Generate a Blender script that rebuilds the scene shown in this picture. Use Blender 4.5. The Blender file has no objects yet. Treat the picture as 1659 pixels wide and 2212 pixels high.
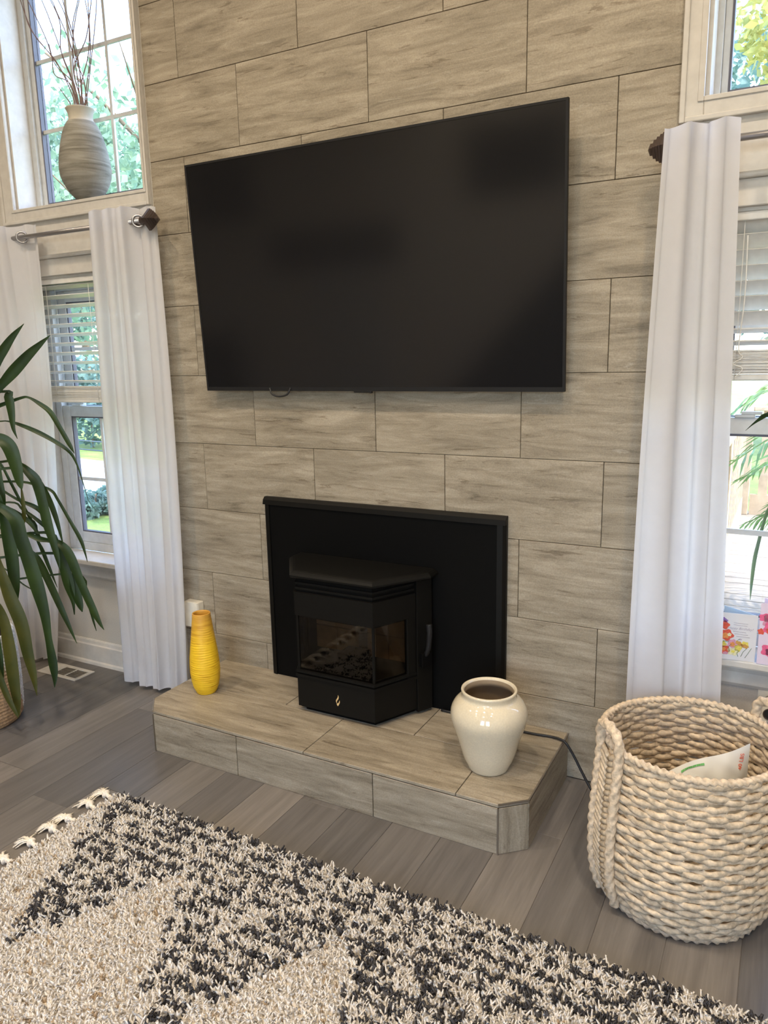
import bpy, bmesh, math, random
import numpy as np
from mathutils import Vector, Matrix
from math import pi, sin, cos, radians, hypot
random.seed(7); rng = np.random.default_rng(7)
SC = bpy.context.scene
COL = SC.collection

# ---------------------------------------------------------------- camera
cam_d = bpy.data.cameras.new('camera'); cam = bpy.data.objects.new('camera', cam_d); COL.objects.link(cam)
cam_d.sensor_fit = 'AUTO'; cam_d.sensor_width = 36.0; cam_d.lens = 36.0 * 1630.0 / 2212.0
cam_d.clip_start = 0.05; cam_d.clip_end = 300
R_ = Vector((0.88205574, 0.47071108, -0.0202178)); U_ = Vector((-0.07754235, 0.18736429, 0.97922511)); F_ = Vector((-0.4647202, 0.86216339, -0.20176579))
cam.matrix_world = Matrix(((R_.x, U_.x, -F_.x, 1.75417722), (R_.y, U_.y, -F_.y, -2.64088105), (R_.z, U_.z, -F_.z, 1.59397553), (0, 0, 0, 1)))
SC.camera = cam

# ---------------------------------------------------------------- sky, sun, exposure
W = bpy.data.worlds.new('sky'); SC.world = W; W.use_nodes = True
nt = W.node_tree; nt.nodes.clear()
wo = nt.nodes.new('ShaderNodeOutputWorld'); bg = nt.nodes.new('ShaderNodeBackground')
sky = nt.nodes.new('ShaderNodeTexSky'); sky.sky_type = 'NISHITA'; sky.sun_disc = False
sky.sun_elevation = radians(52); sky.sun_rotation = radians(100); sky.air_density = 1.0; sky.dust_density = 1.2; sky.ozone_density = 2.0
nt.links.new(sky.outputs['Color'], bg.inputs['Color']); nt.links.new(bg.outputs['Background'], wo.inputs['Surface'])
bg.inputs['Strength'].default_value = 2.0
sun_d = bpy.data.lights.new('sun', 'SUN'); sun_d.energy = 6.5; sun_d.angle = radians(1.0); sun_d.color = (1.0, 0.95, 0.86)
sun = bpy.data.objects.new('sun', sun_d); COL.objects.link(sun)
sun.rotation_euler = Vector((-0.62, 0.10, -0.80)).to_track_quat('-Z', 'Y').to_euler()
SC.view_settings.view_transform = 'Standard'; SC.view_settings.look = 'None'; SC.view_settings.gamma = 1.0
SC.view_settings.use_curve_mapping = False; SC.view_settings.exposure = 0.0
LAMP_W = 36.0
SC.render.film_transparent = False
SC.cycles.max_bounces = 10; SC.cycles.diffuse_bounces = 5; SC.cycles.transparent_max_bounces = 12
SC.cycles.sample_clamp_indirect = 6.0; SC.cycles.use_denoising = True; SC.cycles.caustics_reflective = False; SC.cycles.caustics_refractive = False

# ---------------------------------------------------------------- helpers
def link(o, parent=None):
    COL.objects.link(o)
    if parent is not None: o.parent = parent
    return o
def tag(o, label, cat, group=None, kind=None):
    o['label'] = label; o['category'] = cat
    if group: o['group'] = group
    if kind: o['kind'] = kind
    return o
def empty(name, loc=(0, 0, 0), label=None, cat=None, group=None, kind=None, parent=None):
    o = bpy.data.objects.new(name, None); o.empty_display_size = 0.05; o.location = loc; link(o, parent)
    if label: tag(o, label, cat, group)
    if kind: o['kind'] = kind
    return o
def mesh_obj(name, verts, faces, mat, parent=None, smooth=False, mats=None, midx=None, loc=None):
    me = bpy.data.meshes.new(name); me.from_pydata([tuple(v) for v in verts], [], [tuple(f) for f in faces])
    if mats:
        for m in mats: me.materials.append(m)
    else: me.materials.append(mat)
    if midx is not None: me.polygons.foreach_set('material_index', midx)
    if smooth: me.polygons.foreach_set('use_smooth', [True] * len(me.polygons))
    me.update(); o = bpy.data.objects.new(name, me); link(o, parent)
    if loc: o.location = loc
    return o
def big_mesh(name, V, Fc, mat, parent=None, mats=None, midx=None, smooth=False):
    """V (n,3), Fc (m,k) numpy"""
    me = bpy.data.meshes.new(name); k = Fc.shape[1]
    me.vertices.add(len(V)); me.vertices.foreach_set('co', np.ascontiguousarray(V, dtype=np.float32).ravel())
    me.loops.add(Fc.size); me.loops.foreach_set('vertex_index', Fc.ravel().astype(np.int32))
    me.polygons.add(len(Fc)); me.polygons.foreach_set('loop_start', np.arange(0, Fc.size, k, dtype=np.int32))
    for m in (mats or [mat]): me.materials.append(m)
    if midx is not None: me.polygons.foreach_set('material_index', np.asarray(midx, dtype=np.int32))
    if smooth: me.polygons.foreach_set('use_smooth', np.ones(len(Fc), dtype=bool))
    me.update(calc_edges=True); me.validate()
    return link(bpy.data.objects.new(name, me), parent)
class MB:
    def __init__(s): s.v = []; s.f = []
    def add(s, v, f):
        n = len(s.v); s.v += [tuple(p) for p in v]; s.f += [tuple(i + n for i in q) for q in f]; return s
    def box(s, x0, x1, y0, y1, z0, z1):
        return s.add([(x0, y0, z0), (x1, y0, z0), (x1, y1, z0), (x0, y1, z0), (x0, y0, z1), (x1, y0, z1), (x1, y1, z1), (x0, y1, z1)],
                     [(0, 3, 2, 1), (4, 5, 6, 7), (0, 1, 5, 4), (1, 2, 6, 5), (2, 3, 7, 6), (3, 0, 4, 7)])
    def prism(s, poly, a, b, axis='z'):
        """poly 2-D ccw; extruded along axis between a and b. axis z: (x,y); axis y: (x,z); axis x: (y,z)"""
        n = len(poly)
        def P(p, t): return (p[0], p[1], t) if axis == 'z' else ((p[0], t, p[1]) if axis == 'y' else (t, p[0], p[1]))
        v = [P(p, a) for p in poly] + [P(p, b) for p in poly]
        f = [tuple(range(n))[::-1], tuple(range(n, 2 * n))] + [(i, (i + 1) % n, n + (i + 1) % n, n + i) for i in range(n)]
        if axis == 'y': f = [q[::-1] for q in f]
        return s.add(v, f)
    def obj(s, name, mat, parent=None, bevel=0, smooth=False, seg=2, loc=None):
        o = mesh_obj(name, s.v, s.f, mat, parent, smooth=smooth)
        me = o.data
        if bevel:
            bm = bmesh.new(); bm.from_mesh(me)
            bmesh.ops.recalc_face_normals(bm, faces=bm.faces)
            es = [e for e in bm.edges if len(e.link_faces) == 2 and e.calc_face_angle(0) > 0.5]
            bmesh.ops.bevel(bm, geom=es, offset=bevel, segments=seg, profile=0.5, affect='EDGES', clamp_overlap=True)
            bm.to_mesh(me); bm.free(); me.update()
        else:
            bm = bmesh.new(); bm.from_mesh(me); bmesh.ops.recalc_face_normals(bm, faces=bm.faces); bm.to_mesh(me); bm.free()
        if loc: o.location = loc
        return o
def box(name, x0, x1, y0, y1, z0, z1, mat, parent=None, bevel=0, seg=2): return MB().box(x0, x1, y0, y1, z0, z1).obj(name, mat, parent, bevel, seg=seg)
def lathe(prof, n=64):
    """prof list of (r,z) -> verts, faces (z axis)"""
    V = []; Fc = []
    for r, z in prof:
        for i in range(n): V.append((r * cos(2 * pi * i / n), r * sin(2 * pi * i / n), z))
    for k in range(len(prof) - 1):
        for i in range(n):
            j = (i + 1) % n; Fc.append((k * n + i, k * n + j, (k + 1) * n + j, (k + 1) * n + i))
    return V, Fc
def spline(pts, m):
    """Catmull-Rom through pts (n,d), m samples per span"""
    P = np.array(pts, float); P = np.vstack([2 * P[0] - P[1], P, 2 * P[-1] - P[-2]]); out = []
    for i in range(1, len(P) - 2):
        for t in np.arange(m) / m:
            a, b, c, d = P[i - 1], P[i], P[i + 1], P[i + 2]
            out.append(0.5 * (2 * b + (c - a) * t + (2 * a - 5 * b + 4 * c - d) * t * t + (3 * b - a - 3 * c + d) * t ** 3))
    out.append(P[-2]); return np.array(out)
def frames(P, closed=False):
    T = np.gradient(P, axis=0)
    if closed: T = np.roll(P, -1, 0) - np.roll(P, 1, 0)
    T /= np.linalg.norm(T, axis=1)[:, None] + 1e-12
    ref = np.array([0, 0, 1.0]) if abs(T[0][2]) < 0.9 else np.array([1.0, 0, 0])
    N = np.zeros_like(P); n = ref - T[0] * (ref @ T[0]); n /= np.linalg.norm(n)
    for i in range(len(P)):
        n = n - T[i] * (n @ T[i]); n /= np.linalg.norm(n) + 1e-12; N[i] = n
    return T, N, np.cross(T, N)
def tube(P, r, sides=8, closed=False, lobes=0, amp=0.3, twist=0.0, squash=(1, 1)):
    """swept tube; with lobes it is a twisted rope"""
    P = np.array(P, float); T, N, B = frames(P, closed); n = len(P)
    rr = np.full(n, r) if np.isscalar(r) else np.array(r)
    s = np.concatenate([[0], np.cumsum(np.linalg.norm(np.diff(P, axis=0), axis=1))])
    a = np.arange(sides) * 2 * pi / sides
    m = 1 + (amp * np.cos(lobes * (a[None] - twist * s[:, None])) if lobes else 0 * s[:, None])
    rad = rr[:, None] * m
    V = P[:, None] + N[:, None] * (rad * np.cos(a) * squash[0])[..., None] + B[:, None] * (rad * np.sin(a) * squash[1])[..., None]
    V = V.reshape(-1, 3); Fc = []
    i = np.arange(n if closed else n - 1)[:, None]; j = np.arange(sides)[None]
    i2 = (i + 1) % n; j2 = (j + 1) % sides
    Fc = np.stack([i * sides + j, i * sides + j2, i2 * sides + j2, i2 * sides + j], -1).reshape(-1, 4)
    Fl = [tuple(map(int, q)) for q in Fc]
    if not closed: Fl += [tuple(range(sides))[::-1], tuple(range((n - 1) * sides, n * sides))]
    return [tuple(v) for v in V], Fl
def tube_obj(name, P, r, mat, parent=None, **k):
    v, f = tube(P, r, **k); return mesh_obj(name, v, f, mat, parent, smooth=True)
def dup(o, parent, loc=None, rot=None):
    c = o.copy(); link(c, parent)
    if loc is not None: c.location = loc
    if rot is not None: c.rotation_euler = rot
    return c

# ---------------------------------------------------------------- materials
class NT:
    def __init__(s, name):
        s.m = bpy.data.materials.new(name); s.m.use_nodes = True; s.t = s.m.node_tree
        s.p = s.t.nodes['Principled BSDF']; s.out = s.t.nodes['Material Output']
    def n(s, typ, **kw):
        x = s.t.nodes.new('ShaderNode' + typ)
        for k, v in kw.items():
            if k.startswith('_'): setattr(x, k[1:], v)
            else: x.inputs[k.replace('__', ' ')].default_value = v
        return x
    def l(s, a, b): s.t.links.new(a, b)
    def ramp(s, fac, stops):
        r = s.t.nodes.new('ShaderNodeValToRGB'); e = r.color_ramp.elements
        while len(e) < len(stops): e.new(0.5)
        for q, (p, c) in zip(e, stops): q.position = p; q.color = (*c, 1) if len(c) == 3 else c
        s.l(fac, r.inputs['Fac']); return r.outputs['Color']
    def mix(s, fac, a, b, mode='MIX'):
        x = s.t.nodes.new('ShaderNodeMix'); x.data_type = 'RGBA'; x.blend_type = mode
        for sock, v in ((x.inputs[0], fac), (x.inputs[6], a), (x.inputs[7], b)):
            if hasattr(v, 'is_linked'): s.l(v, sock)
            elif isinstance(v, (int, float)): sock.default_value = v
            else: sock.default_value = (*v, 1)
        return x.outputs[2]
    def coords(s, scale=(1, 1, 1), rnd=0.0, src='Object'):
        tc = s.t.nodes.new('ShaderNodeTexCoord'); mp = s.t.nodes.new('ShaderNodeMapping'); mp.inputs['Scale'].default_value = scale
        v = tc.outputs[src]
        if rnd:
            oi = s.t.nodes.new('ShaderNodeObjectInfo'); cx = s.t.nodes.new('ShaderNodeCombineXYZ')
            mu = s.n('Math', _operation='MULTIPLY'); mu.inputs[1].default_value = rnd; s.l(oi.outputs['Random'], mu.inputs[0])
            mu2 = s.n('Math', _operation='MULTIPLY'); mu2.inputs[1].default_value = rnd * 1.7; s.l(oi.outputs['Random'], mu2.inputs[0])
            s.l(mu.outputs[0], cx.inputs[0]); s.l(mu2.outputs[0], cx.inputs[2]); s.l(mu2.outputs[0], cx.inputs[1])
            ad = s.n('VectorMath', _operation='ADD'); s.l(v, ad.inputs[0]); s.l(cx.outputs[0], ad.inputs[1]); v = ad.outputs[0]
        s.l(v, mp.inputs['Vector']); return mp.outputs[0]
    def noise(s, vec, scale, detail=4, rough=0.55, dist=0.0):
        x = s.n('TexNoise', Scale=scale, Detail=detail, Roughness=rough, Distortion=dist); s.l(vec, x.inputs['Vector']); return x.outputs['Fac']
    def bump(s, h, strength=0.2, dist=0.01):
        b = s.n('Bump', Strength=strength, Distance=dist); s.l(h, b.inputs['Height']); s.l(b.outputs[0], s.p.inputs['Normal']); return b
    def set(s, color=None, rough=None, metal=None, **kw):
        if color is not None:
            if hasattr(color, 'is_linked'): s.l(color, s.p.inputs['Base Color'])
            else: s.p.inputs['Base Color'].default_value = (*color, 1)
        if rough is not None:
            if hasattr(rough, 'is_linked'): s.l(rough, s.p.inputs['Roughness'])
            else: s.p.inputs['Roughness'].default_value = rough
        if metal is not None: s.p.inputs['Metallic'].default_value = metal
        for k, v in kw.items(): s.p.inputs[k.replace('_', ' ')].default_value = v
        return s.m
def plain(name, color, rough=0.6, metal=0.0, nscale=30, namp=0.06, bump=0.0, **kw):
    t = NT(name); v = t.coords(); f = t.noise(v, nscale, 3)
    c0 = tuple(max(0, c * (1 - namp)) for c in color); c1 = tuple(min(1, c * (1 + namp)) for c in color)
    c = t.ramp(f, [(0.3, c0), (0.7, c1)])
    if bump: t.bump(f, bump, 0.004)
    return t.set(c, rough, metal, **kw)

def tile_mat():
    t = NT('stone_tile'); v = t.coords((1, 1, 1), rnd=37.0)
    def st(sc, r=0.0):
        m = t.n('Mapping'); m.inputs['Scale'].default_value = sc; m.inputs['Rotation'].default_value = (0, r, 0); t.l(v, m.inputs['Vector']); return m.outputs[0]
    a = t.noise(st((2.2, 2.2, 19.0), 0.04), 1.5, 12, 0.68, 0.7)
    b = t.noise(st((1.0, 1.0, 3.6), 0.08), 2.4, 6, 0.6, 0.6)
    c = t.noise(st((3.4, 3.4, 30.0), 0.06), 1.5, 9, 0.70, 1.0)
    g = t.noise(v, 230, 2, 0.6)
    col = t.ramp(a, [(0.30, (0.185, 0.158, 0.118)), (0.43, (0.300, 0.263, 0.204)), (0.54, (0.370, 0.328, 0.260)), (0.67, (0.450, 0.405, 0.330))])
    blotch = t.ramp(b, [(0.34, (0.86, 0.84, 0.81)), (0.6, (1.05, 1.03, 1.01))])
    col = t.mix(1.0, col, blotch, 'MULTIPLY')
    dk = t.ramp(c, [(0.35, (0.46, 0.41, 0.35)), (0.41, (1, 1, 1))]); col = t.mix(0.7, col, dk, 'MULTIPLY')
    lt = t.ramp(c, [(0.60, (0, 0, 0)), (0.70, (0.42, 0.42, 0.42))]); col = t.mix(lt, col, (0.56, 0.52, 0.45))
    gr = t.ramp(g, [(0.3, (0.69, 0.695, 0.69)), (0.7, (0.99, 0.995, 0.985))]); col = t.mix(0.8, col, gr, 'MULTIPLY')
    t.bump(c, 0.25, 0.003)
    return t.set(col, 0.52)
def plank_mat():
    t = NT('vinyl_plank'); v = t.coords((1, 1, 1), rnd=23.0)
    def st(sc):
        m = t.n('Mapping'); m.inputs['Scale'].default_value = sc; t.l(v, m.inputs['Vector']); return m.outputs[0]
    a = t.noise(st((14, 1.0, 1)), 2.0, 7, 0.6, 0.4); b = t.noise(st((60, 3.0, 1)), 2.0, 4, 0.6)
    oi = t.n('ObjectInfo'); tone = t.ramp(oi.outputs['Random'], [(0.0, (0.110, 0.107, 0.106)), (0.35, (0.140, 0.134, 0.131)), (0.65, (0.170, 0.161, 0.154)), (1.0, (0.205, 0.190, 0.178))])
    w = t.ramp(a, [(0.25, (0.72, 0.71, 0.70)), (0.75, (1.2, 1.19, 1.18))]); col = t.mix(1.0, tone, w, 'MULTIPLY')
    w2 = t.ramp(b, [(0.3, (0.9, 0.9, 0.9)), (0.7, (1.08, 1.08, 1.08))]); col = t.mix(1.0, col, w2, 'MULTIPLY')
    t.bump(b, 0.12, 0.002)
    return t.set(col, 0.34)
def glass_mat(name='window_glass', tint=(1, 1, 1), refl=0.03, dark=1.0):
    t = NT(name); tr = t.n('BsdfTransparent'); tr.inputs[0].default_value = (*[c * dark for c in tint], 1)
    gl = t.n('BsdfGlossy', Roughness=0.02); gl.inputs[0].default_value = (1, 1, 1, 1)
    lw_ = t.n('LayerWeight', Blend=0.5); pw = t.n('Math', _operation='POWER'); t.l(lw_.outputs['Facing'], pw.inputs[0]); pw.inputs[1].default_value = 4.5
    ma = t.n('Math', _operation='MULTIPLY_ADD'); t.l(pw.outputs[0], ma.inputs[0]); ma.inputs[1].default_value = 0.8; ma.inputs[2].default_value = refl
    mx = t.n('MixShader'); t.l(ma.outputs[0], mx.inputs[0]); t.l(tr.outputs[0], mx.inputs[1]); t.l(gl.outputs[0], mx.inputs[2])
    t.l(mx.outputs[0], t.out.inputs['Surface']); return t.m
def cloth_mat(name, color, trans=0.45, see=0.06):
    t = NT(name); v = t.coords(); f = t.noise(v, 900, 2); t.bump(f, 0.08, 0.001); g = t.noise(v, 26, 4, 0.6)
    c = t.ramp(g, [(0.3, tuple(x * 0.97 for x in color)), (0.7, color)]); t.set(c, 0.85)
    tl = t.n('BsdfTranslucent'); t.l(c, tl.inputs[0]); mx = t.n('MixShader'); mx.inputs[0].default_value = trans
    t.l(t.p.outputs[0], mx.inputs[1]); t.l(tl.outputs[0], mx.inputs[2])
    tp = t.n('BsdfTransparent'); m2 = t.n('MixShader'); m2.inputs[0].default_value = see
    t.l(mx.outputs[0], m2.inputs[1]); t.l(tp.outputs[0], m2.inputs[2]); t.l(m2.outputs[0], t.out.inputs['Surface']); return t.m
def leaf_mat(name, c0, c1, trans=0.35, rough=0.45, nscale=6):
    t = NT(name); oi = t.n('ObjectInfo'); v = t.coords((1, 1, 1), rnd=9.0); f = t.noise(v, nscale, 4)
    c = t.ramp(f, [(0.3, c0), (0.7, c1)]); t.set(c, rough)
    tl = t.n('BsdfTranslucent'); t.l(c, tl.inputs[0]); mx = t.n('MixShader'); mx.inputs[0].default_value = trans
    t.l(t.p.outputs[0], mx.inputs[1]); t.l(tl.outputs[0], mx.inputs[2]); t.l(mx.outputs[0], t.out.inputs['Surface']); return t.m
M = {}
M['tile'] = tile_mat(); M['plank'] = plank_mat()
M['grout'] = plain('grout', (0.24, 0.21, 0.17), 0.9)
M['wall'] = plain('wall_paint', (0.50, 0.475, 0.43), 0.8, bump=0.05, nscale=180)
M['plaster'] = plain('plaster_white', (0.66, 0.63, 0.58), 0.85)
M['trim'] = plain('white_trim', (0.56, 0.54, 0.505), 0.4)
M['vinyl'] = plain('white_vinyl', (0.56, 0.58, 0.59), 0.35)
M['vdark'] = plain('window_track', (0.10, 0.10, 0.13), 0.5)
M['glass'] = glass_mat()
M['slat'] = plain('blind_slat', (0.66, 0.65, 0.62), 0.4)
M['cord'] = plain('blind_cord', (0.8, 0.79, 0.75), 0.7)
M['curtain'] = cloth_mat('curtain_cloth', (0.74, 0.745, 0.78), 0.40, 0.02)
M['bronze'] = plain('brushed_bronze', (0.13, 0.10, 0.09), 0.35, 0.8)
M['nickel'] = plain('brushed_nickel', (0.42, 0.41, 0.42), 0.32, 0.9)
M['black'] = plain('black_steel', (0.0022, 0.0022, 0.0022), 0.6, Specular_IOR_Level=0.10)
M['black2'] = plain('black_steel_door', (0.005, 0.0048, 0.0042), 0.48, Specular_IOR_Level=0.16)
M['cast'] = plain('black_cast_iron', (0.0048, 0.0048, 0.0044), 0.5, bump=0.1, nscale=400, Specular_IOR_Level=0.15)
M['plastic'] = plain('black_plastic', (0.012, 0.012, 0.013), 0.6, Specular_IOR_Level=0.25)
M['rubber'] = plain('black_rubber', (0.012, 0.012, 0.014), 0.5)
M['screen'] = plain('tv_screen', (0.009, 0.009, 0.010), 0.13, namp=0.0)
M['alu'] = plain('tile_edge_metal', (0.33, 0.30, 0.26), 0.35, 0.85)
M['firebrick'] = plain('fire_brick', (0.42, 0.27, 0.13), 0.9, nscale=14, namp=0.35)
M['smoke'] = glass_mat('smoked_glass', (1.0, 0.93, 0.85), dark=0.5)
M['gold'] = plain('gold_emblem', (0.80, 0.60, 0.30), 0.35, 0.3)
M['white_plastic'] = plain('white_plastic', (0.72, 0.68, 0.58), 0.4)
M['ceramic'] = plain('cream_glaze', (0.67, 0.60, 0.455), 0.07, nscale=160, namp=0.05, Coat_Weight=0.6)
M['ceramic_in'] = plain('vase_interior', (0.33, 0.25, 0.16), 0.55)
M['seagrass'] = plain('seagrass', (0.56, 0.46, 0.335), 0.8, nscale=60, namp=0.35, bump=0.35)
M['seagrass2'] = plain('seagrass_rope', (0.60, 0.49, 0.36), 0.8, nscale=80, namp=0.3, bump=0.35)
M['bag'] = plain('white_poly_bag', (0.76, 0.77, 0.74), 0.3, nscale=8)
M['redprint'] = plain('orange_red_print', (0.72, 0.12, 0.05), 0.5)
M['greenprint'] = plain('green_print', (0.12, 0.42, 0.12), 0.5)
M['tuft_l'] = leaf_mat('cream_wool', (0.86, 0.82, 0.76), (0.95, 0.92, 0.87), 0.15, 0.95, 60)
M['tuft_t'] = leaf_mat('tan_wool', (0.50, 0.38, 0.25), (0.66, 0.54, 0.40), 0.15, 0.95, 60)
M['tuft_d'] = leaf_mat('charcoal_wool', (0.06, 0.058, 0.064), (0.11, 0.106, 0.112), 0.1, 0.95, 60)
M['fringe'] = plain('cotton_fringe', (0.80, 0.75, 0.66), 0.9, nscale=200, namp=0.2)
M['leaf'] = leaf_mat('dark_leaf', (0.010, 0.030, 0.006), (0.030, 0.066, 0.010), 0.3, 0.42, 9)
M['leaf_y'] = leaf_mat('olive_leaf', (0.035, 0.05, 0.006), (0.085, 0.085, 0.012), 0.3, 0.4, 9)
M['bark'] = plain('bark', (0.16, 0.11, 0.07), 0.9, nscale=20, namp=0.4, bump=0.4)
M['soil'] = plain('potting_soil', (0.04, 0.03, 0.02), 0.95)
M['twig'] = plain('dried_twig', (0.20, 0.14, 0.13), 0.8)
M['potcloth'] = plain('white_woven_rope', (0.66, 0.62, 0.56), 0.85, nscale=60, namp=0.25, bump=0.4)
M['burlap'] = plain('brown_burlap', (0.42, 0.27, 0.15), 0.9, nscale=90, namp=0.35, bump=0.5)

# ---------------------------------------------------------------- the room
XL, XR, YB, ZC = -5.7, 3.6, -5.8, 4.6        # room bounds
TX0, TX1 = -0.79, 1.385                       # tiled chimney wall
LWX = (-1.69, -0.823); RWX = (1.455, 2.322)   # window openings
ZU0, ZU1, ZL0, ZL1 = 2.335, 4.0, 0.60, 2.012
wb = MB(); T = 0.18
for x0, x1 in ((XL, LWX[0]), (LWX[1], TX0), (TX1, RWX[0]), (RWX[1], XR)): wb.box(x0, x1, 0, T, 0, ZC)
wb.box(TX0, TX1, 0.012, T, 0, ZC)
for x0, x1 in (LWX, RWX):
    wb.box(x0, x1, 0, T, 0, ZL0 - 0.03); wb.box(x0, x1, 0, T, ZL1, ZU0 - 0.02); wb.box(x0, x1, 0, T, ZU1, ZC)
wall = wb.obj('wall_back', M['wall']); wall['kind'] = 'structure'
# wall tiles, running bond, every tile its own piece
TW, TH, GAP = 0.5995, 0.305, 0.0022
tile_cache = {}
def wall_tile(x0, x1, z0, z1, parent):
    w = round(x1 - x0, 3); h = round(z1 - z0, 3); cx, cz = (x0 + x1) / 2, (z0 + z1) / 2
    dy = random.uniform(-0.0006, 0.0004)
    if (w, h) not in tile_cache:
        o = box('tile', -w / 2, w / 2, 0.0, 0.012, -h / 2, h / 2, M['tile'], parent, bevel=0.0012, seg=1); tile_cache[(w, h)] = o
    else: o = link(tile_cache[(w, h)].copy(), parent)
    o.location = (cx, dy, cz); return o
for r in range(15):
    off = 0.0 if r % 2 else 0.5
    z0 = r * TH + GAP / 2 + 0.001; z1 = min((r + 1) * TH - GAP / 2 + 0.001, ZC)
    k = -3
    while True:
        a = (k + off) * TW; b = a + TW; k += 1
        if b < TX0 + 0.004: continue
        if a > TX1 - 0.004: break
        wall_tile(max(a + GAP / 2, TX0), min(b - GAP / 2, TX1), z0, z1, wall)
mesh = box('grout_bed', TX0, TX1, 0.0095, 0.0125, 0.0, ZC, M['grout'], wall)
def picture_frame(mb, x0, x1, z0, z1, w, y0, y1):
    mb.box(x0, x0 + w, y0, y1, z0, z1); mb.box(x1 - w, x1, y0, y1, z0, z1)
    mb.box(x0 + w, x1 - w, y0, y1, z0, z0 + w); mb.box(x0 + w, x1 - w, y0, y1, z1 - w, z1); return mb
# other walls, ceiling; tall unseen rear windows added behind the camera for fill daylight
def wallbox(name, *b): o = box(name, *b, M['plaster']); o['kind'] = 'structure'; return o
wallbox('wall_left', XL - 0.15, XL, YB, 0.0, 0, ZC); wallbox('wall_right', XR, XR + 0.15, YB, 0.0, 0, ZC)
rb = MB(); RX = [(0.50, 1.70), (2.0, 3.2)]
for x0, x1 in ((XL, 0.50), (1.70, 2.0), (3.2, XR)): rb.box(x0, x1, YB - 0.15, YB, 0, ZC)
for x0, x1 in RX: rb.box(x0, x1, YB - 0.15, YB, 0, 0.25); rb.box(x0, x1, YB - 0.15, YB, 3.2, ZC)
o = rb.obj('wall_front', M['plaster']); o['kind'] = 'structure'
for x0, x1 in RX:
    w = empty('fill_window_5' if x0 < 1 else 'fill_window_6', (0, 0, 0), kind='structure')
    fr = MB().box(x0, x0 + .06, YB - .1, YB, .25, 3.2).box(x1 - .06, x1, YB - .1, YB, .25, 3.2).box(x0 + .06, x1 - .06, YB - .1, YB, .25, .31).box(x0 + .06, x1 - .06, YB - .1, YB, 3.14, 3.2).box(x0 + .06, x1 - .06, YB - .08, YB - .02, 2.1, 2.16)
    fr.obj('frame', M['vinyl'], w); box('glass_pane', x0 + .06, x1 - .06, YB - .06, YB - .054, .31, 3.14, M['glass'], w)
o = box('reflected_door', -3.62, -2.66, YB, YB + .04, .02, 2.03, M['vinyl']); o['kind'] = 'structure'  # shapes on the unseen far wall, added for the television to reflect
o = box('reflected_band', -4.18, -2.40, YB, YB + .05, 2.06, 2.52, M['vdark']); o['kind'] = 'structure'
o = MB().prism([(-2.35, 0), (.15, 0), (.15, 2.55)], YB, YB + .12, 'y').obj('reflected_wedge', plain('reflected_navy', (.02, .028, .05), .7)); o['kind'] = 'structure'
pm_ = plain('picture_dark', (.02, .02, .035), .6)
for (a, b_, c, d_, lb) in ((-5.4, -4.4, 2.72, 3.5, 'dark framed picture added on the far wall, mirrored at upper left of the television'), (-1.55, -.40, 2.66, 3.35, 'dark framed picture added on the far wall, mirrored at upper right of the television')):
    pf = empty('reflected_picture', ((a + b_) / 2, YB, c)); tag(pf, lb, 'picture'); lo_ = Vector(pf.location)
    for nm, ob_ in (('frame', picture_frame(MB(), a, b_, c, d_, .07, YB + .001, YB + .03).obj('frame', M['plastic'], pf)), ('print', box('print', a + .07, b_ - .07, YB + .001, YB + .012, c + .07, d_ - .07, pm_, pf))): ob_.location = -lo_
cbn = box('reflected_box', -5.65, -4.9, YB + .001, YB + .45, 0, 1.30, M['plastic']); tag(cbn, 'dark box added against the far wall, mirrored at lower left of the television', 'reflected_box')
o = box('ceiling', XL, XR, YB, 0.18, ZC, ZC + 0.1, M['plaster']); o['kind'] = 'structure'
# floor: slab + vinyl planks running towards the wall
fl = box('floor', XL, XR, YB, 0.14, -0.06, -0.0025, M['plank']); fl['kind'] = 'structure'
PW = 0.185; plank_me = {}
k0 = int(math.floor((-3.0 - 0.64) / PW))
for k in range(k0, k0 + 34):
    x0 = 0.64 + k * PW; y = 0.0 - random.uniform(0.25, 1.2)
    ys = [0.0]
    while y > -2.6: ys.append(y); y -= 1.22
    ys.append(-2.75)
    for a, b in zip(ys[1:], ys[:-1]):
        L = round(b - a - 0.0015, 2); dz = random.uniform(-0.0003, 0.0)
        if L not in plank_me:
            o = box('plank', -PW / 2 + .0007, PW / 2 - .0007, -L / 2, L / 2, -0.0025, 0.0, M['plank'], fl, bevel=0.0008, seg=1); plank_me[L] = o
        else: o = link(plank_me[L].copy(), fl)
        o.location = (x0 + PW / 2, (a + b) / 2, dz)
def profile_strip(name, x0, x1, prof, mat, parent=None):
    """moulding along x; prof is (y,z) ccw"""
    return MB().prism(prof, x0, x1, 'x').obj(name, mat, parent)
BB = [(0, 0), (0, .135), (-.006, .135), (-.010, .128), (-.012, .112), (-.018, .106), (-.018, .0)]
for nm, x0, x1 in (('baseboard_left', XL, -0.83), ('baseboard_right', TX1 + 0.01, XR)):
    b = profile_strip(nm, x0, x1, BB, M['trim']); b['kind'] = 'structure'
    profile_strip('shoe_moulding', x0, x1, [(-.018, 0), (-.018, .02), (-.026, .014), (-.029, 0)], M['trim'], b)
b = MB().prism([(XL, 0), (XL + .016, 0), (XL + .016, .13), (XL, .13)], YB, -.03, 'y').obj('baseboard_side', M['trim']); b['kind'] = 'structure'

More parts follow.
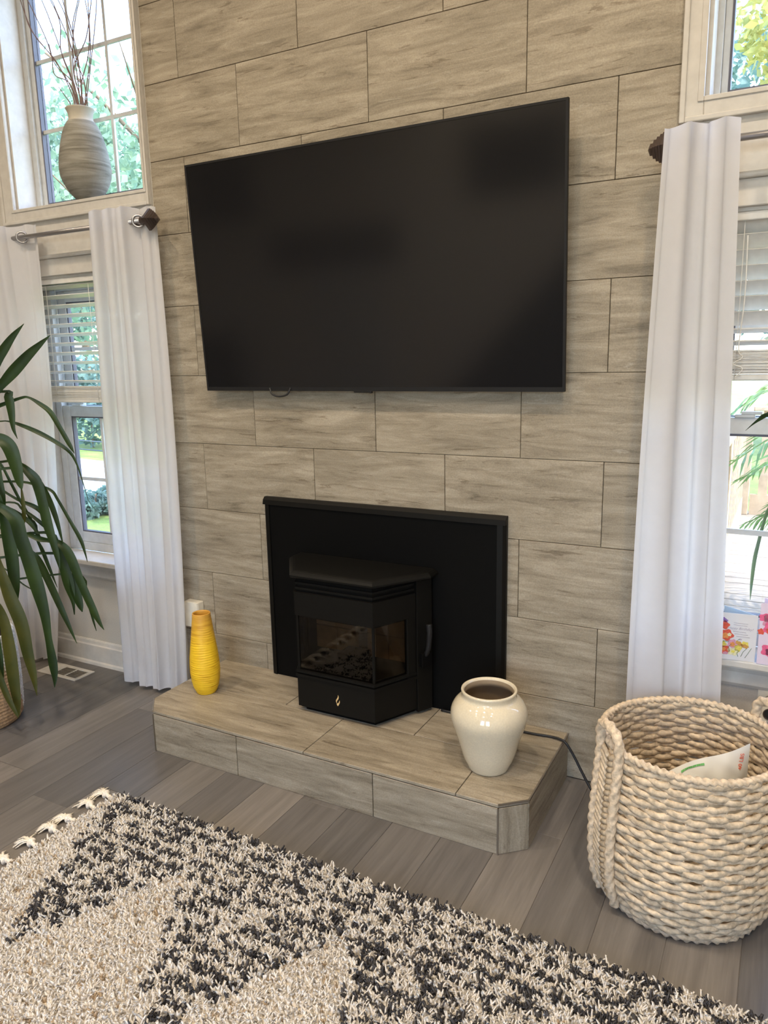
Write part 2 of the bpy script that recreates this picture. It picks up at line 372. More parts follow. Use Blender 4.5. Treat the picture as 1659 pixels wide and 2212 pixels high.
# ---------------------------------------------------------------- windows
def upper_window(name, X, casing):
    w = empty(name, ((X[0] + X[1]) / 2, 0, ZU0), kind='structure'); w.location = (0, 0, 0)
    x0, x1 = X
    c0, c1 = x0 - .085, x1 + .03 if X is LWX else x1 + .085
    if X is RWX: c0 = x0 - .068
    # casing with stepped profile
    cs = MB(); cz0, cz1 = ZU0 - .068, ZU1 + .07
    cs.box(c0, x0, -.02, 0, cz0, cz1).box(x1, c1, -.02, 0, cz0, cz1).box(x0, x1, -.02, 0, cz0, ZU0).box(x0, x1, -.02, 0, ZU1, cz1)
    cs.obj('casing', M['trim'], w, bevel=.003)
    e = MB(); e.box(c0, c0 + .016, -.028, -.0195, cz0, cz1).box(c1 - .012, c1, -.028, -.0195, cz0, cz1).box(c0 + .016, c1 - .012, -.028, -.0195, cz0, cz0 + .016)
    e.obj('casing_edge', M['trim'], w, bevel=.003)
    s2 = MB(); s2.box(x0 - .018, x0, -.024, -.0195, ZU0 - .014, ZU1).box(x1, x1 + .012, -.024, -.0195, ZU0 - .014, ZU1).box(x0, x1, -.024, -.0195, ZU0 - .014, ZU0)
    s2.obj('casing_bead', M['trim'], w, bevel=.002)
    j = MB(); j.box(x0, x0 + .012, 0, .11, ZU0, ZU1).box(x1 - .012, x1, 0, .11, ZU0, ZU1).box(x0 + .012, x1 - .012, 0, .11, ZU1 - .012, ZU1)
    j.obj('jamb', M['trim'], w)
    box('sill', x0, x1, -.0195, .11, ZU0 - .02, ZU0, M['trim'], w)
    fw, sw_ = (.042, .028) if X is LWX else (.030, .020)
    def pf2(i, wd, wb, ya, yb_):
        m = MB(); a, b_ = x0 + i, x1 - i; zb = ZU0 + pf2.zb; m.box(a, a + wd, ya, yb_, zb, ZU1 - i).box(b_ - wd, b_, ya, yb_, zb, ZU1 - i).box(a + wd, b_ - wd, ya, yb_, zb, zb + wb).box(a + wd, b_ - wd, ya, yb_, ZU1 - i - wd, ZU1 - i); pf2.zb += wb; return m
    pf2.zb = 0.0
    pf2(0, fw, .024, .11, .175).obj('frame', M['vinyl'], w, bevel=.003)
    pf2(fw, sw_, .018, .125, .170).obj('sash', M['vinyl'], w, bevel=.003)
    pf2(fw + sw_, .007, .005, .128, .166).obj('glazing_gasket', M['vdark'], w)
    g0, g1 = x0 + fw + sw_ + .007, x1 - fw - sw_ - .007
    box('glass_pane', g0, g1, .148, .154, ZU0 + .047, ZU1 - .077, M['glass'], w)
    dx = (g1 - g0) / 3
    for i in (1, 2): box('muntin', g0 + i * dx - .008, g0 + i * dx + .008, .136, .147, ZU0 + .047, ZU1 - .077, M['vinyl'], w)
    dz = .3125
    for i in range(1, 5): box('muntin', g0, g1, .1365, .1475, ZU0 + .065 + i * dz - .008, ZU0 + .065 + i * dz + .008, M['vinyl'], w)
    return w
upper_window('window_1', LWX, 1); upper_window('window_2', RWX, 1)
def lower_window(name, X):
    w = empty(name, (0, 0, 0), kind='structure'); x0, x1 = X
    c0, c1 = x0 - .085, x1 + .03 if X is LWX else x1 + .085
    if X is RWX: c0 = x0 - .068
    cs = MB(); cs.box(c0, x0, -.02, 0, ZL0 - .03, 2.09).box(x1, c1, -.02, 0, ZL0 - .03, 2.09).box(x0, x1, -.02, 0, ZL1, 2.09)
    cs.obj('casing', M['trim'], w, bevel=.003)
    box('head_moulding', c0 - .004, c1, -.036, 0, 2.09, 2.108, M['trim'], w, bevel=.006)
    box('frieze_board', c0, c1, -.010, 0, 2.108, ZU0 - .068, M['trim'], w)
    box('stool', c0 - .02, c1 if X is LWX else c1 + .02, -.068, .09, ZL0 - .028, ZL0, M['trim'], w, bevel=.006)
    ap = MB().prism([(0, ZL0 - .028), (-.022, ZL0 - .028), (-.022, ZL0 - .045), (-.016, ZL0 - .06), (-.016, ZL0 - .1), (-.009, ZL0 - .112), (0, ZL0 - .112)], c0, c1, 'x').obj('apron', M['trim'], w)
    j = MB().box(x0, x0 + .012, 0, .09, ZL0, ZL1).box(x1 - .012, x1, 0, .09, ZL0, ZL1).box(x0 + .012, x1 - .012, 0, .09, ZL1 - .012, ZL1)
    j.obj('jamb', M['trim'], w)
    picture_frame(MB(), x0 + .012, x1 - .012, ZL0, ZL1 - .012, .045, .09, .175).obj('frame', M['vinyl'], w, bevel=.003)
    a0, a1 = x0 + .057, x1 - .057; zm = 1.345
    # lower sash in front, upper sash behind
    picture_frame(MB(), a0, a1, ZL0 + .045, zm + .03, .055, .095, .128).obj('lower_sash', M['vinyl'], w, bevel=.003)
    picture_frame(MB(), a0, a1, zm - .03, ZL1 - .057, .055, .132, .165).obj('upper_sash', M['vinyl'], w, bevel=.003)
    picture_frame(MB(), a0 + .055, a1 - .055, ZL0 + .1, zm - .025, .007, .100, .124).obj('glazing_gasket', M['vdark'], w)
    picture_frame(MB(), a0 + .055, a1 - .055, zm + .025, ZL1 - .112, .007, .138, .160).obj('glazing_gasket', M['vdark'], w)
    b0, b1 = a0 + .055, a1 - .055
    box('glass_pane', b0, b1, .110, .116, ZL0 + .1, zm - .025, M['glass'], w)
    box('glass_pane', b0, b1, .146, .152, zm + .025, ZL1 - .112, M['glass'], w)
    for i in (1, 2):
        xx = b0 + (b1 - b0) * i / 3; box('muntin', xx - .009, xx + .009, .102, .109, ZL0 + .1, zm - .025, M['vinyl'], w)
        box('muntin', xx - .009, xx + .009, .138, .145, zm + .025, ZL1 - .112, M['vinyl'], w)
    box('muntin', b0, b1, .1025, .1095, .982, 1.0, M['vinyl'], w); box('muntin', b0, b1, .1385, .1455, 1.655, 1.673, M['vinyl'], w)
    # sash lift / lock on the meeting rail
    lk = MB()
    xm = (x0 + x1) / 2
    for xx in (x0 + .17, x1 - .17):
        lk.box(xx - .03, xx + .03, .088, .13, zm + .03, zm + .040).box(xx - .012, xx + .05, .092, .112, zm + .040, zm + .050)
    lk.obj('sash_lock', M['vinyl'], w, bevel=.002)
    return w
lower_window('window_3', LWX); lower_window('window_4', RWX)

# ---------------------------------------------------------------- blinds
def blind(X, label, tilt, zs, stack, tilt_low=None, cord_x=()):
    x0, x1 = X[0] + .014, X[1] - .014
    b = empty('window_blind', ((x0 + x1) / 2, .035, 1.95)); tag(b, label, 'blind', 'white slatted blinds in the lower windows')
    cx = (x0 + x1) / 2; w = (x1 - x0) / 2
    def put(o): o.location = Vector(o.location) - Vector(b.location); return o
    put(box('headrail', x0, x1, .005, .062, 1.979, 1.999, M['slat'], b, bevel=.003))
    put(box('valance', x0, x1, -.004, .004, 1.974, 1.999, M['slat'], b, bevel=.003))
    me = MB()
    n = 5; top = [(-.025 + .05 * i / n, .0018 * (1 - (2 * i / n - 1) ** 2)) for i in range(n + 1)]
    poly = [(y, z - .0036) for y, z in top] + [(y, z) for y, z in top[::-1]]
    me.prism(poly, -w, w, 'x'); first = None
    for i, z in enumerate(zs):
        if first is None: o = me.obj('slat', M['slat'], b); first = o
        else: o = link(first.copy(), b)
        t = tilt if tilt_low is None or i < len(zs) - 2 else tilt_low
        o.location = Vector((cx, .034, z)) - Vector(b.location); o.rotation_euler = (radians(t + random.uniform(-1.5, 1.5)), 0, radians(random.uniform(-.15, .15)))
    z = stack[0]; i = 0
    while z > stack[1] + .02:
        o = link(first.copy(), b); o.location = Vector((cx, .034 + random.uniform(-.002, .002), z)) - Vector(b.location); o.rotation_euler = (radians(random.uniform(-1.2, 1.2)), 0, 0); z -= .0046; i += 1
    put(box('bottom_rail', x0, x1, .010, .059, stack[1], stack[1] + .018, M['slat'], b, bevel=.004))
    for xx in (x0 + .12, cx, x1 - .12):
        for yy in (.008, .060): put(tube_obj('ladder_cord', [(xx, yy, 1.98), (xx + .001, yy, (1.95 + stack[1]) / 2), (xx, yy, stack[1])], .0011, M['cord'], b, sides=5))
    for xx in cord_x:
        P = spline([(xx, -.006, 1.93), (xx + .004, -.007, 1.75), (xx - .003, -.006, 1.60), (xx + .010, -.008, stack[0] - .02), (xx - .015, -.008, stack[0] - .04), (xx + .012, -.008, stack[0] - .055), (xx - .008, -.008, stack[1] + .01)], 8)
        put(tube_obj('lift_cord', P, .0018, M['cord'], b, sides=6))
    return b
blind(LWX, 'white slatted blind, open slats, behind the left window curtains', -14, [1.964 - .0460 * i for i in range(11)], (1.478, 1.398), cord_x=(-1.02,))
blind(RWX, 'white slatted blind, closed slats, to the right of the long white curtain', -56, [1.964 - .0458 * i for i in range(7)] + [1.652, 1.615], (1.590, 1.497), tilt_low=-14, cord_x=(1.60,))

# ---------------------------------------------------------------- curtain rods and curtains
def rod(name, x0, x1, y, z, label, fin_x, sgn, bracket_xs):
    r = empty(name, (fin_x, y, z)); tag(r, label, 'curtain rod', 'curtain rods over the lower windows')
    lo = Vector((fin_x, y, z))
    def put(o): o.location = Vector(o.location) - lo; return o
    put(tube_obj('pole', [(x0, y, z), (x1, y, z)], .0105, M['nickel'], r, sides=16))
    put(tube_obj('finial_neck', [(fin_x, y, z), (fin_x + sgn * .02, y, z), (fin_x + sgn * .03, y, z)], np.array([.018, .013, .010]), M['bronze'], r, sides=16))
    f = MB(); q = radians(45)
    def ring(xx, s): return [(xx, y + s * cos(a), z + s * sin(a)) for a in (0, pi / 2, pi, 3 * pi / 2)]
    secs = []; xx = fin_x + sgn * .028
    for d, s in ((0, .012), (.006, .030), (.010, .052), (.022, .052), (.024, .047), (.029, .047), (.031, .040), (.037, .040), (.039, .031), (.045, .031), (.047, .020), (.053, .020), (.058, .003)):
        secs.append(ring(xx + sgn * d * 1.15, s * .86))
    V = [p for s in secs for p in s]; Fc = []
    for k in range(len(secs) - 1):
        for i in range(4): Fc.append((4 * k + i, 4 * k + (i + 1) % 4, 4 * k + 4 + (i + 1) % 4, 4 * k + 4 + i))
    Fc += [(3, 2, 1, 0), tuple(range(len(V) - 4, len(V)))]
    put(MB().add(V, Fc).obj('finial', M['bronze'], r))
    for bx in bracket_xs:
        m = MB().box(bx - .012, bx + .012, -.016, -.0105, z - .045, z + .045).box(bx - .006, bx + .006, y, -.014, z - .022, z - .010)
        put(m.obj('bracket', M['bronze'], r, bevel=.002))
    return r
ROD_Y, ROD_Z = -.104, 2.186
rod('curtain_rod', -2.0, -.765, ROD_Y, ROD_Z, 'grey metal curtain rod with bronze square finial left of the television', -.765, 1, (-1.86, -.80))
rod('curtain_rod', 1.410, 2.5, ROD_Y, ROD_Z, 'grey metal curtain rod with bronze finial right of the television', 1.410, -1, (2.36,))
def curtain(label, top, bot, ztop, zbot, folds, amp, seed, grommets, yb=-.138, mid=None, endback=False):
    rg = random.Random(seed); nu, nv = 150, 44
    ph = rg.uniform(0, 6.28); fx = [rg.uniform(-.35, .35) for _ in range(40)]
    V = np.zeros((nv + 1, nu + 1, 3))
    for j in range(nv + 1):
        t = j / nv; z = ztop + (zbot - ztop) * t
        s = t
        x0 = top[0] + (bot[0] - top[0]) * s; x1 = top[1] + (bot[1] - top[1]) * s
        if mid: x0 += mid[0] * sin(pi * t); x1 += mid[1] * sin(pi * t)
        for i in range(nu + 1):
            u = i / nu
            w = u * folds * 2 * pi + ph + fx[int(u * 12)] * 0 + .5 * sin(u * 7 + seed) + .25 * sin(t * 2.2 + u * 5)
            a = amp * (1 - .25 * t) * (.75 + .3 * sin(u * 9 + seed * 2))
            k = sin(w); k = math.copysign(abs(k) ** .62, k)
            y = yb + a * k + .006 * sin(w * 2.1 + t * 3) * t
            if endback: e_ = min(1, max(0, (u - endback) / .14)); e_ = e_ * e_ * (3 - 2 * e_); y += e_ * (.062 + (yb - y) * .55) * (1 - .55 * t)
            x = x0 + (x1 - x0) * (u - .012 * sin(2 * w))
            zz = z + (.006 * sin(w + 1) if j == 0 else 0) + .012 * t * sin(u * 3 + seed)
            V[j, i] = (x, y, zz)
    i = np.arange(nv)[:, None]; jx = np.arange(nu)[None]
    Fc = np.stack([i * (nu + 1) + jx, i * (nu + 1) + jx + 1, (i + 1) * (nu + 1) + jx + 1, (i + 1) * (nu + 1) + jx], -1).reshape(-1, 4)
    o = big_mesh('curtain', V.reshape(-1, 3), Fc, M['curtain'], smooth=True); tag(o, label, 'curtain', 'white window curtains')
    # hem: a doubled strip along the bottom
    H = V[-3:].copy(); H[..., 1] -= .002
    n2 = H.shape[0]; i = np.arange(n2 - 1)[:, None]
    Fh = np.stack([i * (nu + 1) + jx, i * (nu + 1) + jx + 1, (i + 1) * (nu + 1) + jx + 1, (i + 1) * (nu + 1) + jx], -1).reshape(-1, 4)
    big_mesh('hem', H.reshape(-1, 3), Fh, M['curtain'], o, smooth=True)
    for gx, ang in grommets:
        P = [(gx, ROD_Y + .024 * cos(a), ROD_Z + .024 * sin(a)) for a in np.linspace(0, 2 * pi, 25)[:-1]]
        P = [(gx + sin(ang) * (p[1] - ROD_Y), ROD_Y + (p[1] - ROD_Y) * cos(ang), p[2]) for p in P]
        tube_obj('grommet', P, .0055, M['nickel'], o, sides=8, closed=True)
    return o
curtain('white curtain panel hanging between the left window and the television', (-1.052, -.722), (-1.108, -.712), 2.243, .035, 4.2, .026, 3, ((-.785, .9),), mid=(-.012, .022), endback=.62)
curtain('white curtain panel behind the potted plant, at far left', (-2.0, -1.462), (-1.91, -1.615), 2.243, .02, 4.2, .025, 5, ((-1.545, .7),), mid=(.04, .06), endback=.66)
curtain('long white curtain panel standing behind the woven basket', (1.366, 1.568), (1.332, 1.640), 2.226, .015, 2.1, .024, 8, (), mid=(-.01, .0), yb=-.170)

# ---------------------------------------------------------------- hearth
HZ = .18
h = empty('hearth', (.276, -.28, 0)); tag(h, 'low stone tiled fireplace hearth with clipped front corners', 'hearth'); ho = Vector(h.location)
def hput(o): o.location = Vector(o.location) - ho; return o
outer = [(-.555, -.001), (-.555, -.468), (-.475, -.556), (1.026, -.56), (1.106, -.49), (1.106, -.001)]
hput(MB().prism([(-.545, -.001), (-.545, -.465), (-.470, -.546), (1.021, -.548), (1.095, -.485), (1.095, -.001)], 0, .168, 'z').obj('core', M['grout'], h))
def flat_tile(poly, zb, zt):   # polygon in world xy; the stone grain runs along x
    cx = sum(p[0] for p in poly) / len(poly); cy = sum(p[1] for p in poly) / len(poly)
    q = [(p[0] - cx, -(p[1] - cy)) for p in poly]
    o = MB().prism(q, 0, zt - zb, 'y').obj('tile', M['tile'], h, bevel=.0012, seg=1)
    o.rotation_euler = (pi / 2, 0, 0); o.location = Vector((cx, cy, zb)) - ho; return o
g = .0016
flat_tile([(-.555, -.27 + 0), (-.555, -.468), (-.475, -.556), (.273 - g, -.558), (.273 - g, -.27)], .169, HZ)
flat_tile([(.273 + g, -.558), (.878 - g, -.5595), (.878 - g, -.27), (.273 + g, -.27)], .169, HZ)
flat_tile([(.878 + g, -.5595), (1.026, -.56), (1.106, -.49), (1.106, -.27), (.878 + g, -.27)], .169, HZ)
flat_tile([(-.555, -.27 + 2 * g), (-.008 - g, -.27 + 2 * g), (-.008 - g, -.001), (-.555, -.001)], .169, HZ)
flat_tile([(-.008 + g, -.27 + 2 * g), (.585 - g, -.27 + 2 * g), (.585 - g, -.001), (-.008 + g, -.001)], .169, HZ)
flat_tile([(.585 + g, -.27 + 2 * g), (1.106, -.27 + 2 * g), (1.106, -.001), (.585 + g, -.001)], .169, HZ)
def upright(p, q, z0, z1, vert=False, off=.0):
    L = hypot(q[0] - p[0], q[1] - p[1]); a = math.atan2(q[1] - p[1], q[0] - p[0]); H = z1 - z0
    if not vert: o = box('tile', -L / 2 + g, L / 2 - g, 0, .010, -H / 2, H / 2, M['tile'], h, bevel=.0012, seg=1); o.rotation_euler = (0, 0, a)
    else:
        o = box('tile', -H / 2, H / 2, 0, .010, -L / 2 + g, L / 2 - g, M['tile'], h, bevel=.0012, seg=1)
        o.rotation_euler = (Matrix.Rotation(a, 3, 'Z') @ Matrix.Rotation(pi / 2, 3, 'Y')).to_euler()
    o.location = Vector(((p[0] + q[0]) / 2, (p[1] + q[1]) / 2, (z0 + z1) / 2)) - ho; return o
fr = [(-.475, -.556), (-.042, -.557), (.563, -.5585), (1.026, -.56)]
for p, q in zip(fr[:-1], fr[1:]): upright(p, q, 0, .1655)
upright((1.026, -.56), (1.106, -.49), 0, .1655, vert=True)
upright((1.106, -.49), (1.106, -.001), 0, .1655); upright((-.555, -.468), (-.475, -.556), 0, .1655, vert=True)
upright((-.555, -.001), (-.555, -.468), 0, .1655)
for p, q in (((1.026, -.5608), (1.1068, -.4905)), ((1.1068, -.4905), (1.1068, -.001)), ((-.5558, -.468), (-.476, -.5568))):
    L = hypot(q[0] - p[0], q[1] - p[1]); a = math.atan2(q[1] - p[1], q[0] - p[0])
    o = box('edge_trim', -L / 2, L / 2, -.0012, .004, -.003, .0035, M['alu'], h); o.rotation_euler = (0, 0, a); o.location = Vector(((p[0] + q[0]) / 2, (p[1] + q[1]) / 2, .1775)) - ho
o = box('edge_trim', -.0025, .0025, -.002, .003, 0, .166, M['alu'], h); o.location = Vector((1.026, -.561, 0)) - ho
o = box('edge_trim', -.002, .002, -.002, .003, 0, .166, M['alu'], h); o.location = Vector((-.475, -.557, 0)) - ho
# ---------------------------------------------------------------- pellet stove insert
s = empty('pellet_stove', (.26, -.16, HZ)); tag(s, 'black pellet stove insert with bay glass door on the hearth', 'stove'); so = Vector(s.location)
def sput(o): o.location = Vector(o.location) - so; return o
px0, px1, pz1 = -.255, .857, 1.003
sp = MB().box(px0 + .03, px1 - .03, -.028, -.001, HZ + .0005, pz1 - .03)
sput(sp.obj('surround_panel', M['black'], s))
e = MB()   # bevelled border strips of the surround
e.prism([(-.001, pz1), (-.018, pz1), (-.030, pz1 - .012), (-.034, pz1 - .032), (-.001, pz1 - .032)], px0, px1, 'x')
sput(e.obj('surround_top_edge', M['black2'], s))
for a, b_, nm in ((px0, px0 + .032, 'surround_side_edge'), (px1, px1 - .032, 'surround_side_edge')):
    poly = [(a, -.001), (a, -.018), (a + (b_ - a) * .35, -.030), (b_, -.034), (b_, -.001)]
    if b_ < a: poly = poly[::-1]
    sput(MB().prism(poly[::-1], HZ + .0005, pz1 - .032, 'z').obj(nm, M['black2'], s))
FL, FR_, BR, BL = (.075, -.293), (.431, -.293), (.564, -.05), (-.058, -.05)
def inset(d):  # stove plan outline inset by d
    return [(BL[0] + d * 1.14, BL[1] + .02), (FL[0] + d * .55, FL[1] + d), (FR_[0] - d * .55, FR_[1] + d), (BR[0] - d * 1.14, BR[1] + .02)]
def wallring(z0, z1, d, th, name, mat, bev=.003):
    A, B_ = inset(d), inset(d + th); m = MB()
    for i in range(3):
        m.prism([A[i], A[i + 1], B_[i + 1], B_[i]], z0, z1, 'z')
    return sput(m.obj(name, mat, s, bevel=0))
def facet(p, q, u): return (p[0] + (q[0] - p[0]) * u, p[1] + (q[1] - p[1]) * u)
# firebox shell (back, floor, roof) and brick liner
sput(MB().prism(inset(.012)[::1], .198, .372, 'z').obj('base_box', M['black'], s))
sput(MB().prism(inset(.012), .585, .748, 'z').obj('top_box', M['black'], s))
sput(box('firebox_back', -.05, .556, -.055, -.034, .372, .585, M['black'], s))
for i, (bx, bz, bw, bh) in enumerate(((.03, .375, .098, .10), (.13, .375, .098, .10), (.28, .375, .098, .10), (.38, .375, .098, .10), (.03, .478, .098, .10), (.13, .478, .098, .10), (.28, .478, .098, .10), (.38, .478, .098, .10))):
    sput(box('brick', bx, bx + bw, -.075, -.056, bz, bz + bh, M['firebrick'], s, bevel=.003))
bp = MB().prism([(.205, -.10), (.205, -.20), (.305, -.20), (.305, -.10)], .372, .42, 'z'); sput(bp.obj('burn_pot', M['cast'], s, bevel=.006))
# side panels behind the door, one each side
for (p, q) in ((FR_, BR), (FL, BL)):
    a, b_ = facet(p, q, .735), facet(p, q, 1.0); nx = (q[1] - p[1]); ny = -(q[0] - p[0]); n_ = Vector((nx, ny)).normalized()
    sg = 1 if p is FR_ else -1; n_ = n_ * sg
    poly = [a, b_, (b_[0] - n_.x * .03, b_[1] - n_.y * .03), (a[0] - n_.x * .03, a[1] - n_.y * .03)]
    sput(MB().prism(poly if sg > 0 else poly[::-1], .192, .748, 'z').obj('side_panel', M['black2'], s, bevel=.002))
DU = .685   # the door wraps front and this share of each facet
SD = None
def dput(o): o.parent = SD; o.location = (0, 0, 0); return o
def dpath(d=0.0):
    A = inset(d); return [facet(A[1], A[0], DU), A[1], A[2], facet(A[2], A[3], DU)]
def band(z0, z1, d, th, name, mat):
    A, B_ = dpath(d), dpath(d + th); m = MB()
    for i in range(3): m.prism([A[i], A[i + 1], B_[i + 1], B_[i]], z0, z1, 'z')
    o = m.obj(name, mat, s)
    bm = bmesh.new(); bm.from_mesh(o.data); bmesh.ops.remove_doubles(bm, verts=bm.verts, dist=.0004); bm.to_mesh(o.data); bm.free(); return sput(o)
SD = band(.594, .690, 0, .02, 'door', M['black2'])
band(.206, .336, 0, .02, 'lower_apron', M['black2'])
dput(band(.336, .346, -.006, .026, 'door_ledge', M['cast'])); dput(band(.352, .362, -.003, .022, 'door_ledge', M['cast']))
band(.700, .709, .006, .02, 'grille_bar', M['cast']); band(.721, .730, .006, .02, 'grille_bar', M['cast'])
# door stiles at facet ends and glass
A, B_ = inset(0), inset(.02)
for (i, k) in ((1, 0), (2, 3)):
    a, b_ = facet(A[i], A[k], .545), facet(A[i], A[k], DU); c, d_ = facet(B_[i], B_[k], DU), facet(B_[i], B_[k], .545)
    poly = [a, b_, c, d_]; poly = poly if i == 2 else poly[::-1]
    dput(MB().prism(poly, .336, .594, 'z').obj('door_stile', M['black2'], s, bevel=.002))
G, G2 = inset(.010), inset(.014)
def gpane(p, q, p2, q2): return dput(MB().prism([p, q, q2, p2], .348, .596, 'z').obj('glass_pane', M['smoke'], s))
gpane(facet(G[1], G[2], .02), facet(G[1], G[2], .98), facet(G2[1], G2[2], .02), facet(G2[1], G2[2], .98))
gpane(facet(G[2], G[3], .03), facet(G[2], G[3], .56), facet(G2[2], G2[3], .03), facet(G2[2], G2[3], .56))
gpane(facet(G[1], G[0], .56), facet(G[1], G[0], .03), facet(G2[1], G2[0], .56), facet(G2[1], G2[0], .03))
for i in (1, 2): dput(MB().box(G[i][0] - .005, G[i][0] + .005, G[i][1] - .003, G[i][1] + .004, .348, .596).obj('glass_clip', M['black2'], s))
# top plate with rolled front edge
def plate(d): return [(BL[0] + d * 1.1 - .02, -.036), (BL[0] + d * 1.1 - .02, -.10 + d * .3), (FL[0] + d * .5 - .008, FL[1] + d - .012), (FR_[0] - d * .5 + .008, FR_[1] + d - .012), (BR[0] - d * 1.1 + .02, -.10 + d * .3), (BR[0] - d * 1.1 + .02, -.036)]
secs = [(.004, .750), (0, .754), (0, .760), (.006, .768), (.014, .7735), (.024, .776)]
V = []; Fc = []
for d, z in secs: V += [(p[0], p[1], z) for p in plate(d)]
n = 6
for k in range(len(secs) - 1):
    for i in range(n): Fc.append((k * n + i, k * n + (i + 1) % n, (k + 1) * n + (i + 1) % n, (k + 1) * n + i))
Fc += [tuple(range(n))[::-1], tuple(range((len(secs) - 1) * n, len(secs) * n))]
sput(MB().add(V, Fc).obj('top_plate', M['cast'], s))
sput(MB().prism(inset(.03), HZ + .0005, .200, 'z').obj('plinth', M['black'], s))
# door handle on the right side panel
pn = Vector((BR[1] - FR_[1], -(BR[0] - FR_[0]))).normalized(); pt = Vector((BR[0] - FR_[0], BR[1] - FR_[1])).normalized()
def onf(u, off, z): return (FR_[0] + pt.x * u + pn.x * off, FR_[1] + pt.y * u + pn.y * off, z)
P = spline([onf(.240, .030, .565), onf(.238, .036, .53), onf(.236, .034, .49), onf(.234, .028, .455), onf(.232, .016, .435)], 6)
sput(tube_obj('handle', P, np.linspace(.012, .009, len(P)), M['plastic'], s, sides=12))
q = [onf(.212, .0, 0)[:2], onf(.262, .0, 0)[:2], onf(.262, .022, 0)[:2], onf(.212, .022, 0)[:2]]
sput(MB().prism(q[::-1], .385, .445, 'z').obj('latch_block', M['black'], s, bevel=.003))
# flame emblem
def crescent(pts, name):
    m = MB(); m.prism(pts, -.2945, -.2925, 'y'); return m
fe = MB()
cx, cz = .264, .264
o1 = [(.002, .026), (.005, .018), (.004, .010), (-.002, .001), (-.005, -.006), (-.003, -.013), (-.008, -.006), (-.008, .002), (-.003, .010), (.001, .018)]
o2 = [(.008, .004), (.009, -.006), (.005, -.016), (.000, -.024), (-.004, -.018), (-.005, -.013), (-.001, -.012), (.003, -.009), (.006, -.002)]
for pts in (o1, o2): fe.prism([(cx + a * 1.0, cz + b * .95) for a, b in pts], -.2946, -.2928, 'y')
sput(fe.obj('emblem', M['gold'], s))

# ---------------------------------------------------------------- television
tv = empty('television', (.279, -.07, 1.463)); tag(tv, 'large flat black television mounted on the tiled wall', 'television')
tw = 1.578; thh = .914; tilt = -math.atan2(.05, .91)
tr = bpy.data.objects.new('panel', None)
def tvput(o): o.rotation_euler = (-tilt, 0, 0); return o
# local: x centred, z up from bottom edge, front at y=-.0
def tbox(name, *b, mat, bev=0): o = box(name, *b, mat, tv, bevel=bev); o.rotation_euler = (math.atan2(.05, .91), 0, 0); o.location = (0, .02, 0); return o
tbox('back_shell', -tw / 2 + .03, tw / 2 - .03, .014, .028, .03, thh - .03, mat=M['plastic'], bev=.004)
m = picture_frame(MB(), -tw / 2, tw / 2, 0, thh, .008, 0, .016); m.box(-tw / 2 + .008, tw / 2 - .008, 0, .016, .008, .016)
o = m.obj('bezel', M['plastic'], tv); o.rotation_euler = (math.atan2(.05, .91), 0, 0); o.location = (0, .02, 0)
tbox('screen', -tw / 2 + .008, tw / 2 - .008, .0015, .013, .016, thh - .008, mat=M['screen'])
tbox('logo_tab', -.045, .03, -.001, .012, -.006, .001, mat=M['plastic'], bev=.001)
tbox('sensor', .026, .034, -.001, .010, -.008, .001, mat=M['rubber'])
box('wall_bracket', -.25, .25, .035, .069, .30, .62, M['black'], tv, bevel=.002)
P = spline([(-.45, .018, .012), (-.435, .012, -.012), (-.40, .010, -.022), (-.36, .012, -.014), (-.345, .018, .012)], 6)
tube_obj('cable_loop', P, .004, M['rubber'], tv, sides=8)
def L_rot(v): return v

# ---------------------------------------------------------------- vases
wv = empty('vase', (.917, -.355, HZ)); tag(wv, 'cream glazed wide shouldered vase on the right of the hearth', 'vase')
pr = [(0, .0), (.066, 0), (.0705, .003), (.073, .010), (.0795, .024), (.0885, .044), (.0955, .068), (.103, .094), (.111, .122), (.1195, .148), (.127, .172), (.1315, .190), (.1325, .203), (.131, .218), (.126, .232), (.117, .247), (.106, .258), (.098, .263), (.0935, .267), (.0925, .273), (.0935, .280), (.0955, .286), (.0960, .290), (.0945, .2935), (.0905, .2945), (.0870, .292), (.0845, .286)]
V, Fc = lathe(pr, 72); mesh_obj('body', V, Fc, M['ceramic'], wv, smooth=True)
pi_ = [(.0845, .286), (.083, .275), (.084, .266), (.094, .257), (.108, .246), (.121, .225), (.126, .203), (.122, .180), (.110, .13), (.09, .06), (.067, .012), (0, .010)]
V, Fc = lathe(pi_, 72); mesh_obj('inner_wall', V, [f[::1] for f in Fc], M['ceramic_in'], wv, smooth=True)
# yellow vase with turned ridges; amber towards the mouth
t = NT('yellow_glaze'); tc = t.n('TexCoord'); sx = t.n('SeparateXYZ'); t.l(tc.outputs['Object'], sx.inputs[0])
mr = t.n('MapRange'); mr.inputs[1].default_value = .22; mr.inputs[2].default_value = .37; t.l(sx.outputs[2], mr.inputs[0])
v = t.coords((1, 1, 8)); nz = t.noise(v, 14, 4)
c1 = t.ramp(nz, [(.3, (.60, .33, .006)), (.45, (.80, .50, .018)), (.7, (.86, .57, .025))]); c2 = t.ramp(nz, [(.3, (.50, .24, .035)), (.7, (.62, .33, .06))])
col = t.mix(mr.outputs[0], c1, c2); M['yellow'] = t.set(col, .5); t.bump(nz, .25, .003)
yv = empty('vase', (-.398, -.312, HZ)); tag(yv, 'tall slim yellow ridged vase on the left of the hearth', 'vase')
key = [(.041, .0), (.0445, .006), (.0545, .03), (.0605, .06), (.0640, .095), (.0635, .13), (.0610, .165), (.0570, .2), (.0525, .235), (.0480, .27), (.0440, .305), (.0405, .335), (.0385, .357)]
kz = np.array([k[1] for k in key]); kr = np.array([k[0] for k in key])
nr, na = 150, 64; V = []; Fc = []
